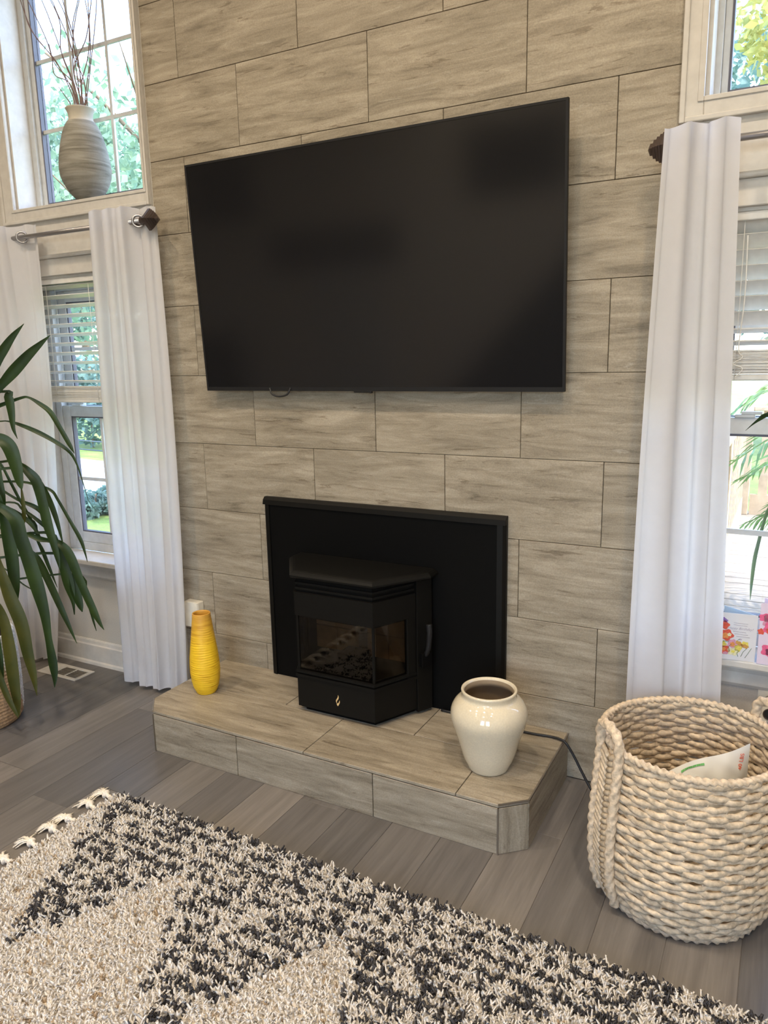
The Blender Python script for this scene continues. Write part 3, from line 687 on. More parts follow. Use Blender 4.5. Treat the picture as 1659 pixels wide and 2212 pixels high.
for i in range(nr + 1):
    z = .357 * i / nr; r0 = float(np.interp(z, kz, kr))
    for a in range(na):
        th = 2 * pi * a / na; ph = z * 620 + 1.1 * sin(th * 2 + z * 30) + .8 * sin(th + 2)
        d = .0019 * (abs(sin(ph / 2)) ** .6 - .7) * (1.0 if .01 < z < .30 else .25) * (.6 + .4 * sin(th * 3 + z * 55))
        V.append(((r0 + d) * cos(th), (r0 + d) * sin(th), z))
for i in range(nr):
    for a in range(na): b_ = (a + 1) % na; Fc.append((i * na + a, i * na + b_, (i + 1) * na + b_, (i + 1) * na + a))
Fc.append(tuple(range(na))[::-1]); mesh_obj('body', V, Fc, M['yellow'], yv, smooth=True)
V, Fc = lathe([(.0385, .357), (.037, .3595), (.034, .359), (.0325, .355), (.034, .33), (.04, .29), (.045, .22), (.02, .16), (0, .16)], 48); mesh_obj('mouth', V, Fc, M['yellow'], yv, smooth=True)
# banded vase with twigs on the upper left sill
t = NT('banded_stoneware'); v = t.coords((1, 1, 1)); mp = t.n('Mapping'); mp.inputs['Scale'].default_value = (1.2, 1.2, 14); mp.inputs['Rotation'].default_value = (0, .12, 0); t.l(v, mp.inputs['Vector'])
nz = t.noise(mp.outputs[0], 2.6, 8, .62, .8); nf = t.noise(v, 60, 3)
c1 = t.ramp(nz, [(.3, (.13, .12, .098)), (.45, (.21, .20, .17)), (.6, (.31, .30, .265)), (.75, (.42, .41, .375))]); t.bump(nf, .35, .004); M['stoneware'] = t.set(c1, .8)
M['stone_lip'] = plain('stoneware_lip', (.48, .45, .38), .7)
uv = empty('vase', (-1.225, .030, ZU0)); tag(uv, 'grey banded stoneware vase holding twigs on the upper left windowsill', 'vase')
pr = [(0, 0), (.044, 0), (.050, .004), (.062, .016), (.078, .034), (.092, .055), (.104, .08), (.1125, .105), (.1155, .13), (.1145, .155), (.111, .185), (.105, .22), (.0975, .252), (.089, .283), (.079, .31), (.069, .329), (.0615, .340)]
V, Fc = lathe(pr, 64); mesh_obj('body', V, Fc, M['stoneware'], uv, smooth=True)
pr = [(.0615, .340), (.056, .346), (.0535, .355), (.0535, .365), (.056, .378), (.0605, .39), (.0645, .3955), (.0625, .398), (.0585, .395), (.053, .382), (.050, .362), (.052, .345), (.07, .31), (.02, .25), (0, .25)]
V, Fc = lathe(pr, 64); mesh_obj('neck', V, Fc, M['stone_lip'], uv, smooth=True)
TWIGS = [[[-1.265,0.019,2.743],[-1.288,0.007,2.796],[-1.309,-0.004,2.832]],[[-1.246,0.029,2.737],[-1.266,0.018,2.825],[-1.311,-0.006,2.941],[-1.384,-0.045,3.047],[-1.424,-0.067,3.188]],[[-1.241,0.032,2.737],[-1.262,0.021,2.834],[-1.32,-0.01,2.951],[-1.399,-0.053,3.076],[-1.415,-0.062,3.188]],[[-1.237,0.034,2.737],[-1.25,0.027,2.844],[-1.313,-0.007,2.922],[-1.34,-0.021,3.027],[-1.383,-0.044,3.15],[-1.404,-0.056,3.206]],[[-1.233,0.036,2.737],[-1.246,0.029,2.844],[-1.274,0.014,2.94],[-1.308,-0.004,3.074],[-1.339,-0.021,3.186]],[[-1.233,0.036,2.737],[-1.254,0.025,2.854],[-1.286,0.008,2.979],[-1.279,0.012,3.092],[-1.31,-0.005,3.186]],[[-1.228,0.039,2.736],[-1.232,0.037,2.901],[-1.249,0.028,3.016],[-1.284,0.009,3.129],[-1.303,-0.001,3.186]],[[-1.224,0.041,2.736],[-1.219,0.044,2.901],[-1.232,0.037,3.034],[-1.255,0.025,3.147],[-1.265,0.019,3.194]],[[-1.222,0.042,2.736],[-1.217,0.045,2.862],[-1.232,0.037,2.997],[-1.257,0.024,3.129],[-1.283,0.01,3.204]],[[-1.218,0.044,2.736],[-1.243,0.031,2.882],[-1.232,0.037,3.034],[-1.211,0.048,3.128],[-1.193,0.058,3.193]],[[-1.215,0.046,2.736],[-1.219,0.044,2.833],[-1.18,0.065,2.957],[-1.167,0.072,3.071],[-1.173,0.069,3.183]],[[-1.213,0.047,2.736],[-1.203,0.053,2.804],[-1.17,0.07,2.967],[-1.163,0.074,3.108],[-1.16,0.076,3.192]],[[-1.209,0.049,2.736],[-1.192,0.059,2.823],[-1.143,0.085,3.07],[-1.127,0.094,3.191]],[[-1.2,0.054,2.736],[-1.207,0.05,2.862],[-1.228,0.039,2.939],[-1.229,0.039,3.072],[-1.197,0.056,3.183]],[[-1.222,0.042,2.736],[-1.241,0.032,2.901],[-1.184,0.063,3.024],[-1.155,0.079,3.145],[-1.145,0.084,3.197]],[[-1.237,0.034,2.741],[-1.265,0.019,2.844],[-1.321,-0.011,2.88],[-1.325,-0.013,2.951],[-1.332,-0.017,3.008]]]
for i, tw_ in enumerate(TWIGS):
    P = np.array(tw_) - np.array((-1.225, .03, ZU0)); base = np.array((random.uniform(-.015, .015), random.uniform(-.015, .015), .255))
    P[:, 0] += -.0; P[0, 0] = max(-.038, min(.038, P[0, 0])); P[0, 1] = max(-.02, min(.03, P[0, 1]))
    Q = [base] + list(P)
    if i not in (0, 15): d = P[-1] - P[-2]; Q += [P[-1] + d * .8 + np.array((random.uniform(-.03, .03), -.01, .02))]
    Q = spline(Q, 7); Q[:, 1] = np.minimum(Q[:, 1], .085)
    Q = Q + np.cumsum(rng.normal(0, .00028, Q.shape), 0) * np.linspace(0, 1, len(Q))[:, None]
    tube_obj('twig', Q, np.linspace(.0030, .0017, len(Q)), M['twig'], uv, sides=6)

# ---------------------------------------------------------------- small wall and floor fittings
ob = empty('outlet_box', (-.705, 0, .40)); tag(ob, 'white surface outlet box with raceway on the tiles behind the yellow vase', 'outlet box'); oo = Vector(ob.location)
def oput(o): o.location = Vector(o.location) - oo; return o
oput(box('housing', -.750, -.664, -.042, -.0006, .335, .462, M['white_plastic'], ob, bevel=.004))
oput(box('cover_plate', -.748, -.666, -.046, -.041, .337, .460, M['white_plastic'], ob, bevel=.002))
oput(box('raceway', -.86, -.749, -.033, -.0215, .398, .427, M['white_plastic'], ob, bevel=.003))
oput(box('raceway_clip', -.790, -.775, -.034, -.0007, .397, .428, M['white_plastic'], ob))
fv = empty('floor_vent', (-1.506, -.16, 0)); tag(fv, 'white metal floor register in front of the left window', 'vent'); vo = Vector(fv.location)
def vput(o): o.location = Vector(o.location) - vo; return o
x0, x1, y0, y1 = -1.652, -1.362, -.224, -.096
vput(MB().box(x0, x1, y0, y0 + .022, .0002, .006).box(x0, x1, y1 - .022, y1, .0002, .006).box(x0, x0 + .022, y0 + .022, y1 - .022, .0002, .006).box(x1 - .022, x1, y0 + .022, y1 - .022, .0002, .006).box(-1.472, -1.462, y0 + .022, y1 - .022, .0002, .006).box(-1.558, -1.548, y0 + .022, y1 - .022, .0002, .006).obj('frame', M['trim'], fv, bevel=.0015))
vput(box('damper', x0 + .02, x1 - .02, y0 + .02, y1 - .02, .0002, .0012, plain('vent_grey', (.22, .21, .20), .5), fv))
vput(box('blank_plate', x0 + .022, -1.558, y0 + .022, y1 - .022, .0012, .005, M['trim'], fv))
for a, b_ in ((-1.548, -1.472), (-1.462, -1.384)):
    for i in range(6): yy = y0 + .030 + i * .0135; vput(box('louvre', a, b_, yy, yy + .003, .0012, .0045, M['alu'], fv))
wp = empty('wall_plate', (1.79, -.004, .44)); tag(wp, 'beige wall plate with round sockets below the right window', 'wall plate'); wo_ = Vector(wp.location)
def wput(o): o.location = Vector(o.location) - wo_; return o
wput(box('plate', 1.731, 1.86, -.006, -.0004, .375, .488, M['white_plastic'], wp, bevel=.002))
for zz, mt in ((.452, M['white_plastic']), (.405, M['rubber'])):
    P = [(1.772 + .019 * cos(a), -.0075, zz + .019 * sin(a)) for a in np.linspace(0, 2 * pi, 25)[:-1]]
    wput(tube_obj('socket_ring', P, .0022, M['bronze'] if mt is M['rubber'] else M['alu'], wp, sides=6, closed=True))
    V = [(1.772 + .017 * cos(a), -.0072, zz + .017 * sin(a)) for a in np.linspace(0, 2 * pi, 25)[:-1]]
    wput(mesh_obj('socket', V, [tuple(range(24))[::-1]], mt, wp))
# power cord from behind the cream vase over the hearth edge to the basket
P = spline([(.60, -.045, .1865), (.74, -.050, .1865), (.86, -.062, .1865), (.946, -.073, .1865), (1.0, -.072, .1865), (1.057, -.068, .1875), (1.10, -.076, .1885), (1.122, -.082, .178), (1.152, -.085, .135), (1.185, -.095, .085), (1.23, -.12, .035), (1.29, -.17, .008), (1.34, -.24, .006), (1.345, -.30, .006), (1.32, -.34, .006)], 10)
o = tube_obj('power_cord', P, .0048, M['rubber'], sides=8); tag(o, 'black power cord trailing over the right edge of the stone hearth', 'cord')

# ---------------------------------------------------------------- basket
BX, BY, BH = 1.572, -.468, .50
bk = empty('basket', (BX, BY, 0)); tag(bk, 'large round woven seagrass basket with rope handles right of the hearth', 'basket')
def brad(z): return float(np.interp(z, [0, .03, .08, .16, .26, .36, .44, .50], [.205, .228, .246, .258, .258, .252, .246, .242]))
NS, NROW = 32, 33
for k in range(NROW):
    z = .012 + k * (BH - .024) / (NROW - 1); N_ = 300; P = []
    for i in range(N_):
        th = 2 * pi * i / N_; s_ = cos(NS / 2 * th + pi * (k % 2))
        P.append(((brad(z) + .0050 * s_ + .0012 * sin(5 * th + k)) * cos(th), (brad(z) + .0050 * s_ + .0012 * sin(5 * th + k)) * sin(th), z + .0022 * sin(3 * th + k * 1.7) + .0018 * sin(11 * th + 2 * k)))
    v_, f_ = tube(P, [.0094 + .0009 * sin(17 * 2 * pi * i / N_ + k * 2) for i in range(N_)], sides=8, closed=True, lobes=3, amp=.15, twist=70 + 7 * sin(k), squash=(1.0, .66))
    mesh_obj('weave_row', v_, f_, M['seagrass'], bk, smooth=True)
for i in range(NS):
    th = 2 * pi * (i + .5) / NS
    P = [(brad(z) * cos(th), brad(z) * sin(th), z) for z in np.linspace(.006, BH - .004, 14)]
    tube_obj('stake', P, .0033, M['seagrass2'], bk, sides=6)
th = np.linspace(0, 2 * pi, 400, endpoint=False)
P = np.stack([.243 * np.cos(th), .243 * np.sin(th), BH + .004 + .004 * np.sin(2 * th)], 1)
v_, f_ = tube(P, .0095, sides=10, closed=True, lobes=2, amp=.28, twist=150); mesh_obj('rim', v_, f_, M['seagrass2'], bk, smooth=True)
V = []; Fc = []
v_, f_ = lathe([(0, .004), (.12, .004), (.205, .006)], 40); mesh_obj('base', v_, f_, M['seagrass'], bk)
v_, f_ = tube(np.stack([.212 * np.cos(th), .212 * np.sin(th), .012 + 0 * th], 1), .012, sides=8, closed=True, lobes=2, amp=.28, twist=120); mesh_obj('foot_ring', v_, f_, M['seagrass2'], bk, smooth=True)
def handle(th0):
    dth = .19
    def pt(th_, z, off=.020): r = brad(min(z, BH)) + off; return (r * cos(th_), r * sin(th_), z)
    path = []
    for z in np.linspace(.03, BH - .01, 9): path.append(pt(th0 - dth * (.92 + .08 * z / BH), z, .018))
    path += [pt(th0 - dth * 1.0, BH + .03, .020), pt(th0 - dth * .80, BH + .058, .020), pt(th0, BH + .072, .018), pt(th0 + dth * .80, BH + .058, .020), pt(th0 + dth * 1.0, BH + .03, .020)]
    for z in np.linspace(BH - .01, .03, 9): path.append(pt(th0 + dth * (.92 + .08 * z / BH), z, .018))
    P = spline(path, 16)
    v_, f_ = tube(P, .0135, sides=12, lobes=3, amp=.17, twist=60); mesh_obj('handle', v_, f_, M['seagrass2'], bk, smooth=True)
    # inner strand of the braid
    q = [pt(th0 - dth * .40, z, .015) for z in np.linspace(.03, BH - .01, 8)] + [pt(th0 - dth * .45, BH + .012, .010), pt(th0 - dth * .3, BH + .030, .006), pt(th0, BH + .040, .003), pt(th0 + dth * .3, BH + .030, .006), pt(th0 + dth * .45, BH + .012, .010)] + [pt(th0 + dth * .40, z, .015) for z in np.linspace(BH - .01, .03, 8)]
    for sgn in (-1, 1):
        for j in range(26):   # herringbone stitches between the two ropes
            z = .03 + j * (BH - .04) / 26
            a = pt(th0 + sgn * dth * .02, z, .012); b_ = pt(th0 + sgn * dth * .86, z + .020, .014)
            v_, f_ = tube(np.linspace(a, b_, 4), .0088, sides=6, lobes=2, amp=.2, twist=200)
            V2.extend([tuple(p) for p in v_]) if False else ST.add(v_, f_)
V2 = []; ST = MB(); handle(radians(221)); mesh_obj('handle_lacing', ST.v, ST.f, M['seagrass'], bk, smooth=True)['kind'] = 'stuff'
ST = MB(); handle(radians(41)); mesh_obj('handle_lacing', ST.v, ST.f, M['seagrass'], bk, smooth=True)['kind'] = 'stuff'
# bag of pellets inside
T_ = Vector((1.727, -.415, .492)); u_ = Vector((-.205, -.098, -.088)).normalized(); v__ = Vector((-.002, .0, -.130)).normalized()
n__ = u_.cross(v__); n__ = n__ if n__.y < 0 else -n__
pb_ = empty('pellet_bag', tuple(T_)); tag(pb_, 'white plastic sack with red print leaning inside the woven basket', 'bag')
NU, NV, LU, LV, TH_ = 26, 26, .33, .34, .075
V = []; Fc = []
def bag_pt(a, b_, side):
    e = (1 - abs(2 * a - 1) ** 3.2) * (1 - abs(2 * b_ - 1) ** 3.2); wr = .0035 * sin(a * 31 + b_ * 13) * sin(b_ * 23) + .002 * sin(a * 60 + b_ * 41)
    d = (TH_ / 2 * e + wr * min(1, e * 3)) * side
    return u_ * (a * LU) + v__ * (b_ * LV + .006 * sin(a * 9)) + n__ * d
for side in (1, -1):
    base = len(V)
    for j in range(NV + 1):
        for i in range(NU + 1): V.append(tuple(bag_pt(i / NU, j / NV, side)))
    for j in range(NV):
        for i in range(NU):
            q = (base + j * (NU + 1) + i, base + j * (NU + 1) + i + 1, base + (j + 1) * (NU + 1) + i + 1, base + (j + 1) * (NU + 1) + i); Fc.append(q if side < 0 else q[::-1])
mesh_obj('sack', V, Fc, M['bag'], pb_, smooth=True)
def text_obj(name, s_, size, mat, parent, mw, shear=0.0, ext=.0003):
    cu = bpy.data.curves.new(name, 'FONT'); cu.body = s_; cu.size = size; cu.extrude = ext; cu.shear = shear; cu.align_x = 'CENTER'; cu.align_y = 'CENTER'
    tmp = bpy.data.objects.new(name, cu); dg = bpy.context.evaluated_depsgraph_get
    COL.objects.link(tmp); bpy.context.view_layer.update()
    me = bpy.data.meshes.new_from_object(tmp.evaluated_get(dg())); bpy.data.objects.remove(tmp); me.materials.clear(); me.materials.append(mat)
    o = link(bpy.data.objects.new(name, me), parent); o.matrix_local = mw; return o
def bag_text(s_, a, b_, size, ang, mat, stretch=1.0):
    p = bag_pt(a, b_, 1) + n__ * .0035
    X = (-u_ * cos(ang) - v__ * sin(ang)); X = X.normalized(); Z = n__; Y = Z.cross(X)
    mw = Matrix(((X.x, Y.x, Z.x, p.x), (X.y, Y.y, Z.y, p.y), (X.z, Y.z, Z.z, p.z), (0, 0, 0, 1)))
    o = text_obj('lettering', s_, size, mat, pb_, Matrix.Identity(4))
    c_ = u_ * (a * LU) + v__ * (b_ * LV); g_uv = u_.dot(v__); det = 1 - g_uv * g_uv
    for vt in o.data.vertices:            # lay the print on the curved sack
        q = c_ + X * vt.co.x * stretch + Y * vt.co.y; du, dv = q.dot(u_), q.dot(v__)
        aa, bb = (du - g_uv * dv) / det / LU, (dv - g_uv * du) / det / LV
        vt.co = bag_pt(max(.002, min(.998, aa)), max(.002, min(.998, bb)), 1) + n__ * (.0022 + vt.co.z)
    return o
bag_text('40 LBS', .082, .112, .0165, radians(78), M['redprint'])
bag_text('HIIWIN', .265, .285, .019, radians(-4), M['redprint'])
g_ = MB()
for k in range(6):
    a0 = .42 + k * .035; p0, p1 = bag_pt(a0, .03, 1) + n__ * .002, bag_pt(a0 + .033, .03, 1) + n__ * .002; p2, p3 = bag_pt(a0 + .033, .045, 1) + n__ * .002, bag_pt(a0, .045, 1) + n__ * .002
    g_.add([p0, p1, p2, p3], [(0, 1, 2, 3)])
mesh_obj('green_stripe', g_.v, g_.f, M['greenprint'], pb_)

# ---------------------------------------------------------------- potted plants
def leaf_blade(name, pts, mat, parent, fold=.28, origin=(0, 0, 0)):
    """pts: (x,y,z,width) along the midrib"""
    S = spline(pts, 5); P = S[:, :3] - np.array(origin); w = np.maximum(S[:, 3], .0012)
    T, N, B = frames(P); view = np.array([.84, -.52, .15]); V = []; Fc = []
    for i in range(len(P)):
        side = np.cross(T[i], view); side /= np.linalg.norm(side) + 1e-9; nn = np.cross(side, T[i])
        hw = w[i] / 2
        V += [P[i] - side * hw + nn * hw * fold, P[i] - side * hw * .5 + nn * hw * fold * .35, P[i], P[i] + side * hw * .5 + nn * hw * fold * .35, P[i] + side * hw + nn * hw * fold]
    for i in range(len(P) - 1):
        for k in range(4): Fc.append((5 * i + k, 5 * i + k + 1, 5 * i + 6 + k, 5 * i + 5 + k))
    return mesh_obj(name, V, Fc, mat, parent, smooth=True)
PX, PY = -1.41, -.71
pp = empty('potted_dracaena', (PX, PY, 0)); tag(pp, 'tall potted plant with long drooping strap leaves left of the hearth', 'plant')
def prad(z): return float(np.interp(z, [0, .02, .06, .2, .36, .42], [.165, .178, .186, .19, .186, .18]))
NR = 26; V = []; Fc = []; mi = []; na = 96
for k in range(NR * 4 + 1):
    z = .42 * k / (NR * 4); bulge = .0055 * abs(sin(pi * k / 4.0))
    for a in range(na):
        th = 2 * pi * a / na; r = prad(z) + bulge * (.75 + .25 * sin(th * 48 + (k // 4) * 2.4))
        V.append((r * cos(th), r * sin(th), z))
for k in range(NR * 4):
    for a in range(na):
        b_ = (a + 1) % na; Fc.append((k * na + a, k * na + b_, (k + 1) * na + b_, (k + 1) * na + a))
        th = (2 * pi * (a + .5) / na) % (2 * pi); dth = ((th - radians(-42) + pi) % (2 * pi)) - pi
        lim = .25 + .36 * (.96 - abs(dth)) + .012 * sin(th * 23)
        mi.append(1 if .42 * k / (NR * 4) < lim else 0)
mesh_obj('pot_cover', V, Fc, None, pp, smooth=True, mats=[M['potcloth'], M['burlap']], midx=mi)
V, Fc = lathe([(.182, .42), (.176, .424), (.168, .42), (.165, .37), (0, .372)], 64); mesh_obj('soil', V, Fc, None, pp, smooth=False, mats=[M['potcloth'], M['soil']], midx=[0] * 128 + [1] * 128)
for (ax, ay, hgt) in ((0, 0, 1.62), (-.06, .05, 1.25), (.03, -.05, .95)):
    P = spline([(ax, ay, .36), (ax * 1.2 + .01, ay * 1.2, hgt * .6), (ax * 1.5 - .01, ay * 1.3, hgt)], 8); tube_obj('stem', P, np.linspace(.022, .014, len(P)), M['bark'], pp, sides=10)
LEAVES = [[[-1.234,-0.615,1.515,0.0271],[-1.154,-0.572,1.63,0.0384],[-1.104,-0.545,1.7,0.0267],[-1.053,-0.518,1.756,0.0019]],[[-1.292,-0.59,1.416,0.0277],[-1.213,-0.547,1.502,0.0334],[-1.155,-0.516,1.565,0.047],[-1.096,-0.484,1.628,0.039],[-1.049,-0.459,1.671,0.0233],[-1.005,-0.435,1.71,0.0019]],[[-1.244,-0.507,1.479,0.012],[-1.232,-0.5,1.455,0.036],[-1.228,-0.498,1.391,0.0301],[-1.227,-0.498,1.321,0.0161],[-1.216,-0.492,1.274,0.002]],[[-1.341,-0.536,1.402,0.0242],[-1.286,-0.507,1.419,0.0182],[-1.203,-0.462,1.449,0.0121],[-1.172,-0.446,1.45,0.0101],[-1.134,-0.425,1.423,0.0181],[-1.097,-0.405,1.386,0.0222],[-1.065,-0.388,1.315,0.0203],[-1.036,-0.372,1.243,0.0184],[-1.02,-0.363,1.202,0.002]],[[-1.375,-0.521,1.346,0.0082],[-1.321,-0.491,1.348,0.0061],[-1.292,-0.476,1.348,0.0061],[-1.252,-0.454,1.334,0.0143],[-1.185,-0.418,1.3,0.0205],[-1.119,-0.383,1.256,0.0185],[-1.064,-0.353,1.207,0.0144],[-1.04,-0.34,1.15,0.0083],[-1.022,-0.331,1.062,0.0042],[-1.008,-0.323,0.977,0.0021]],[[-1.188,-0.647,1.287,0.0348],[-1.145,-0.624,1.29,0.0463],[-1.115,-0.608,1.256,0.0581],[-1.1,-0.6,1.188,0.0505],[-1.092,-0.596,1.109,0.0312],[-1.087,-0.593,1.077,0.0078]],[[-1.097,-0.587,1.079,0.0059],[-1.097,-0.587,1.017,0.0158],[-1.1,-0.588,0.957,0.0158],[-1.109,-0.593,0.902,0.004]],[[-1.237,-0.617,1.184,0.0099],[-1.149,-0.569,1.191,0.0118],[-1.126,-0.557,1.175,0.0178],[-1.102,-0.544,1.144,0.0356],[-1.075,-0.529,1.1,0.0437],[-1.062,-0.522,1.019,0.0399],[-1.051,-0.516,0.916,0.0402],[-1.037,-0.509,0.833,0.0303],[-1.027,-0.503,0.76,0.0203],[-1.023,-0.501,0.703,0.002]],[[-1.207,-0.532,1.153,0.0121],[-1.142,-0.497,1.128,0.0182],[-1.109,-0.479,1.069,0.0243],[-1.081,-0.464,0.986,0.0244],[-1.064,-0.455,0.903,0.0184],[-1.051,-0.448,0.807,0.0041]],[[-1.286,-0.484,1.08,0.0104],[-1.188,-0.431,1.057,0.0124],[-1.141,-0.406,1.033,0.0125],[-1.121,-0.395,0.992,0.0125],[-1.084,-0.375,0.899,0.0147],[-1.048,-0.356,0.808,0.0168],[-1.035,-0.349,0.743,0.0085],[-1.029,-0.346,0.701,0.0021]],[[-1.17,-0.694,1.031,0.0193],[-1.122,-0.668,1.005,0.0349],[-1.079,-0.645,0.956,0.0524],[-1.067,-0.639,0.88,0.0527],[-1.048,-0.628,0.778,0.055],[-1.028,-0.618,0.665,0.0554],[-1.012,-0.609,0.54,0.0399],[-1.008,-0.607,0.424,0.0281],[-1.002,-0.604,0.317,0.0364],[-1.001,-0.603,0.248,0.0223],[-1.006,-0.606,0.198,0.002]],[[-1.181,-0.678,1.097,0.0232],[-1.143,-0.657,0.997,0.0312],[-1.134,-0.652,0.897,0.0471],[-1.128,-0.649,0.795,0.0513],[-1.129,-0.649,0.672,0.0398],[-1.129,-0.649,0.588,0.008]],[[-1.159,-0.734,0.872,0.027],[-1.121,-0.714,0.751,0.035],[-1.097,-0.7,0.629,0.0509],[-1.069,-0.685,0.515,0.0533],[-1.057,-0.679,0.378,0.0438],[-1.046,-0.673,0.272,0.028],[-1.042,-0.67,0.179,0.002]],[[-1.158,-0.756,0.637,0.0272],[-1.116,-0.733,0.554,0.0352],[-1.107,-0.728,0.43,0.0473],[-1.105,-0.727,0.303,0.0477],[-1.102,-0.726,0.175,0.032],[-1.101,-0.725,0.099,0.006]],[[-1.202,-0.598,0.858,0.0121],[-1.121,-0.554,0.783,0.0202],[-1.098,-0.542,0.741,0.0304],[-1.071,-0.527,0.655,0.0306],[-1.037,-0.509,0.537,0.0267],[-1.007,-0.493,0.432,0.0145],[-0.988,-0.482,0.362,0.0021]],[[-1.289,-0.576,0.887,0.0123],[-1.193,-0.525,0.857,0.0164],[-1.141,-0.497,0.833,0.0246],[-1.1,-0.475,0.823,0.0185],[-1.062,-0.454,0.808,0.0288],[-1.031,-0.437,0.754,0.0413],[-0.997,-0.419,0.624,0.0354],[-0.961,-0.4,0.503,0.0314],[-0.939,-0.388,0.436,0.0168],[-0.924,-0.38,0.401,0.0021]],[[-1.138,-0.472,0.857,0.0124],[-1.089,-0.446,0.792,0.0166],[-1.078,-0.44,0.717,0.0374],[-1.063,-0.432,0.619,0.046],[-1.053,-0.427,0.531,0.0168],[-1.053,-0.427,0.47,0.0042]],[[-1.11,-0.446,0.758,0.0125],[-1.064,-0.421,0.66,0.0188],[-1.049,-0.413,0.583,0.0421],[-1.036,-0.406,0.516,0.0296],[-1.029,-0.402,0.479,0.0042]],[[-1.213,-0.49,0.918,0.0083],[-1.186,-0.476,0.822,0.0104],[-1.169,-0.467,0.768,0.0167],[-1.151,-0.457,0.691,0.0147],[-1.135,-0.448,0.626,0.0063],[-1.127,-0.444,0.595,0.0021]],[[-1.358,-0.546,1.085,0.0082],[-1.309,-0.519,1.038,0.0103],[-1.258,-0.492,0.999,0.0124],[-1.189,-0.455,0.96,0.0207],[-1.149,-0.433,0.901,0.0125]],[[-1.327,-0.552,1.201,0.0102],[-1.295,-0.534,1.17,0.0102],[-1.264,-0.518,1.087,0.0123],[-1.239,-0.504,1.013,0.0123],[-1.21,-0.489,0.939,0.0124],[-1.19,-0.478,0.875,0.0166],[-1.169,-0.466,0.81,0.0104]],[[-1.259,-0.538,0.997,0.0082],[-1.212,-0.512,0.964,0.0102],[-1.175,-0.493,0.932,0.0144],[-1.135,-0.471,0.889,0.0165],[-1.107,-0.456,0.852,0.0062]],[[-1.271,-0.612,0.718,0.0061],[-1.213,-0.581,0.663,0.0062],[-1.189,-0.568,0.637,0.0062],[-1.159,-0.552,0.613,0.0041]],[[-1.141,-0.792,0.385,0.0195],[-1.119,-0.78,0.301,0.0236],[-1.101,-0.77,0.216,0.0237],[-1.08,-0.759,0.147,0.0159],[-1.067,-0.752,0.108,0.004]],[[-1.14,-0.769,0.562,0.0155],[-1.125,-0.761,0.418,0.0196],[-1.126,-0.761,0.313,0.0158],[-1.131,-0.764,0.228,0.004]],[[-1.054,-0.405,0.656,0.0084],[-1.018,-0.385,0.546,0.0085],[-1.003,-0.377,0.479,0.0127],[-0.995,-0.373,0.423,0.0085],[-0.989,-0.369,0.382,0.0021]],[[-1.192,-0.649,1.326,0.0154],[-1.166,-0.635,1.101,0.0274],[-1.167,-0.636,0.991,0.0236],[-1.171,-0.638,0.89,0.0079]],[[-1.301,-0.595,1.178,0.012],[-1.267,-0.576,1.003,0.0162],[-1.218,-0.55,0.961,0.0203],[-1.169,-0.523,0.918,0.0204],[-1.135,-0.505,0.86,0.0082]]]
for i, l_ in enumerate(LEAVES):
    p0 = l_[0]
    # continue each leaf back to its stem
    zz = p0[2] - .03 if p0[2] < 1.55 else 1.55
    root = [PX + random.uniform(-.03, .03) * .5, PY + random.uniform(-.03, .03) * .5, min(zz + random.uniform(0, .06), 1.6), max(.010, p0[3] * .7)]
    pts = l_ if math.dist(root[:3], p0[:3]) < .03 or i in (2, 6) else [root] + l_
    if i == 6: pts = [list(LEAVES[5][-1])] + l_
    if i == 2: pts = [root] + l_
    if p0[2] > .45 or True: leaf_blade('leaf', pts, M['leaf_y'] if i in (6, 12, 13, 23) else M['leaf'], pp, origin=(PX, PY, 0))
# leaves on the far side, out of the picture
for k in range(14):
    a = random.uniform(radians(110), radians(290)); zt = random.uniform(.75, 1.6); ln = random.uniform(.35, .5)
    pts = [(0, 0, zt, .02), (cos(a) * ln * .4, sin(a) * ln * .4, zt + .12, .034), (cos(a) * ln * .8, sin(a) * ln * .8, zt + .0, .03), (cos(a) * ln, sin(a) * ln, zt - .22, .001)]
    leaf_blade('leaf', pts, M['leaf'], pp)
# plant right of the basket: only a leaf tip reaches the picture
RPX, RPY = 2.12, -.30
rp = empty('potted_dracaena', (RPX, RPY, 0)); tag(rp, 'potted plant at the right edge, one leaf tip crossing the right window', 'plant')
V, Fc = lathe([(0, 0), (.11, 0), (.12, .01), (.14, .26), (.145, .27), (.135, .275), (.13, .24), (0, .235)], 48); mesh_obj('pot', V, Fc, M['burlap'], rp, smooth=True)
P = spline([(0, 0, .22), (.01, 0, .8), (0, .01, 1.36)], 8); tube_obj('stem', P, np.linspace(.02, .013, len(P)), M['bark'], rp, sides=10)
for k in range(16):
    a = radians(k * 137.5); a = a if abs(((a + pi) % (2 * pi)) - pi) < radians(125) else a + pi
    ln = random.uniform(.22, .34); zt = 1.28 + random.uniform(-.12, .08)
    leaf_blade('leaf', [(0, 0, zt, .018), (cos(a) * ln * .5, sin(a) * ln * .35, zt + .13, .03), (cos(a) * ln * .9, sin(a) * ln * .5, zt + .02, .024), (cos(a) * ln, sin(a) * ln * .5, zt - .16, .001)], M['leaf'], rp)
leaf_blade('leaf', [(-.0, .0, 1.30, .018), (-.2, .09, 1.46, .028), (-.33, .14, 1.456, .026), (-.424, .18, 1.406, .020), (-.446, .18, 1.389, .013), (-.464, .18, 1.372, .006), (-.481, .18, 1.353, .001)], M['leaf'], rp)

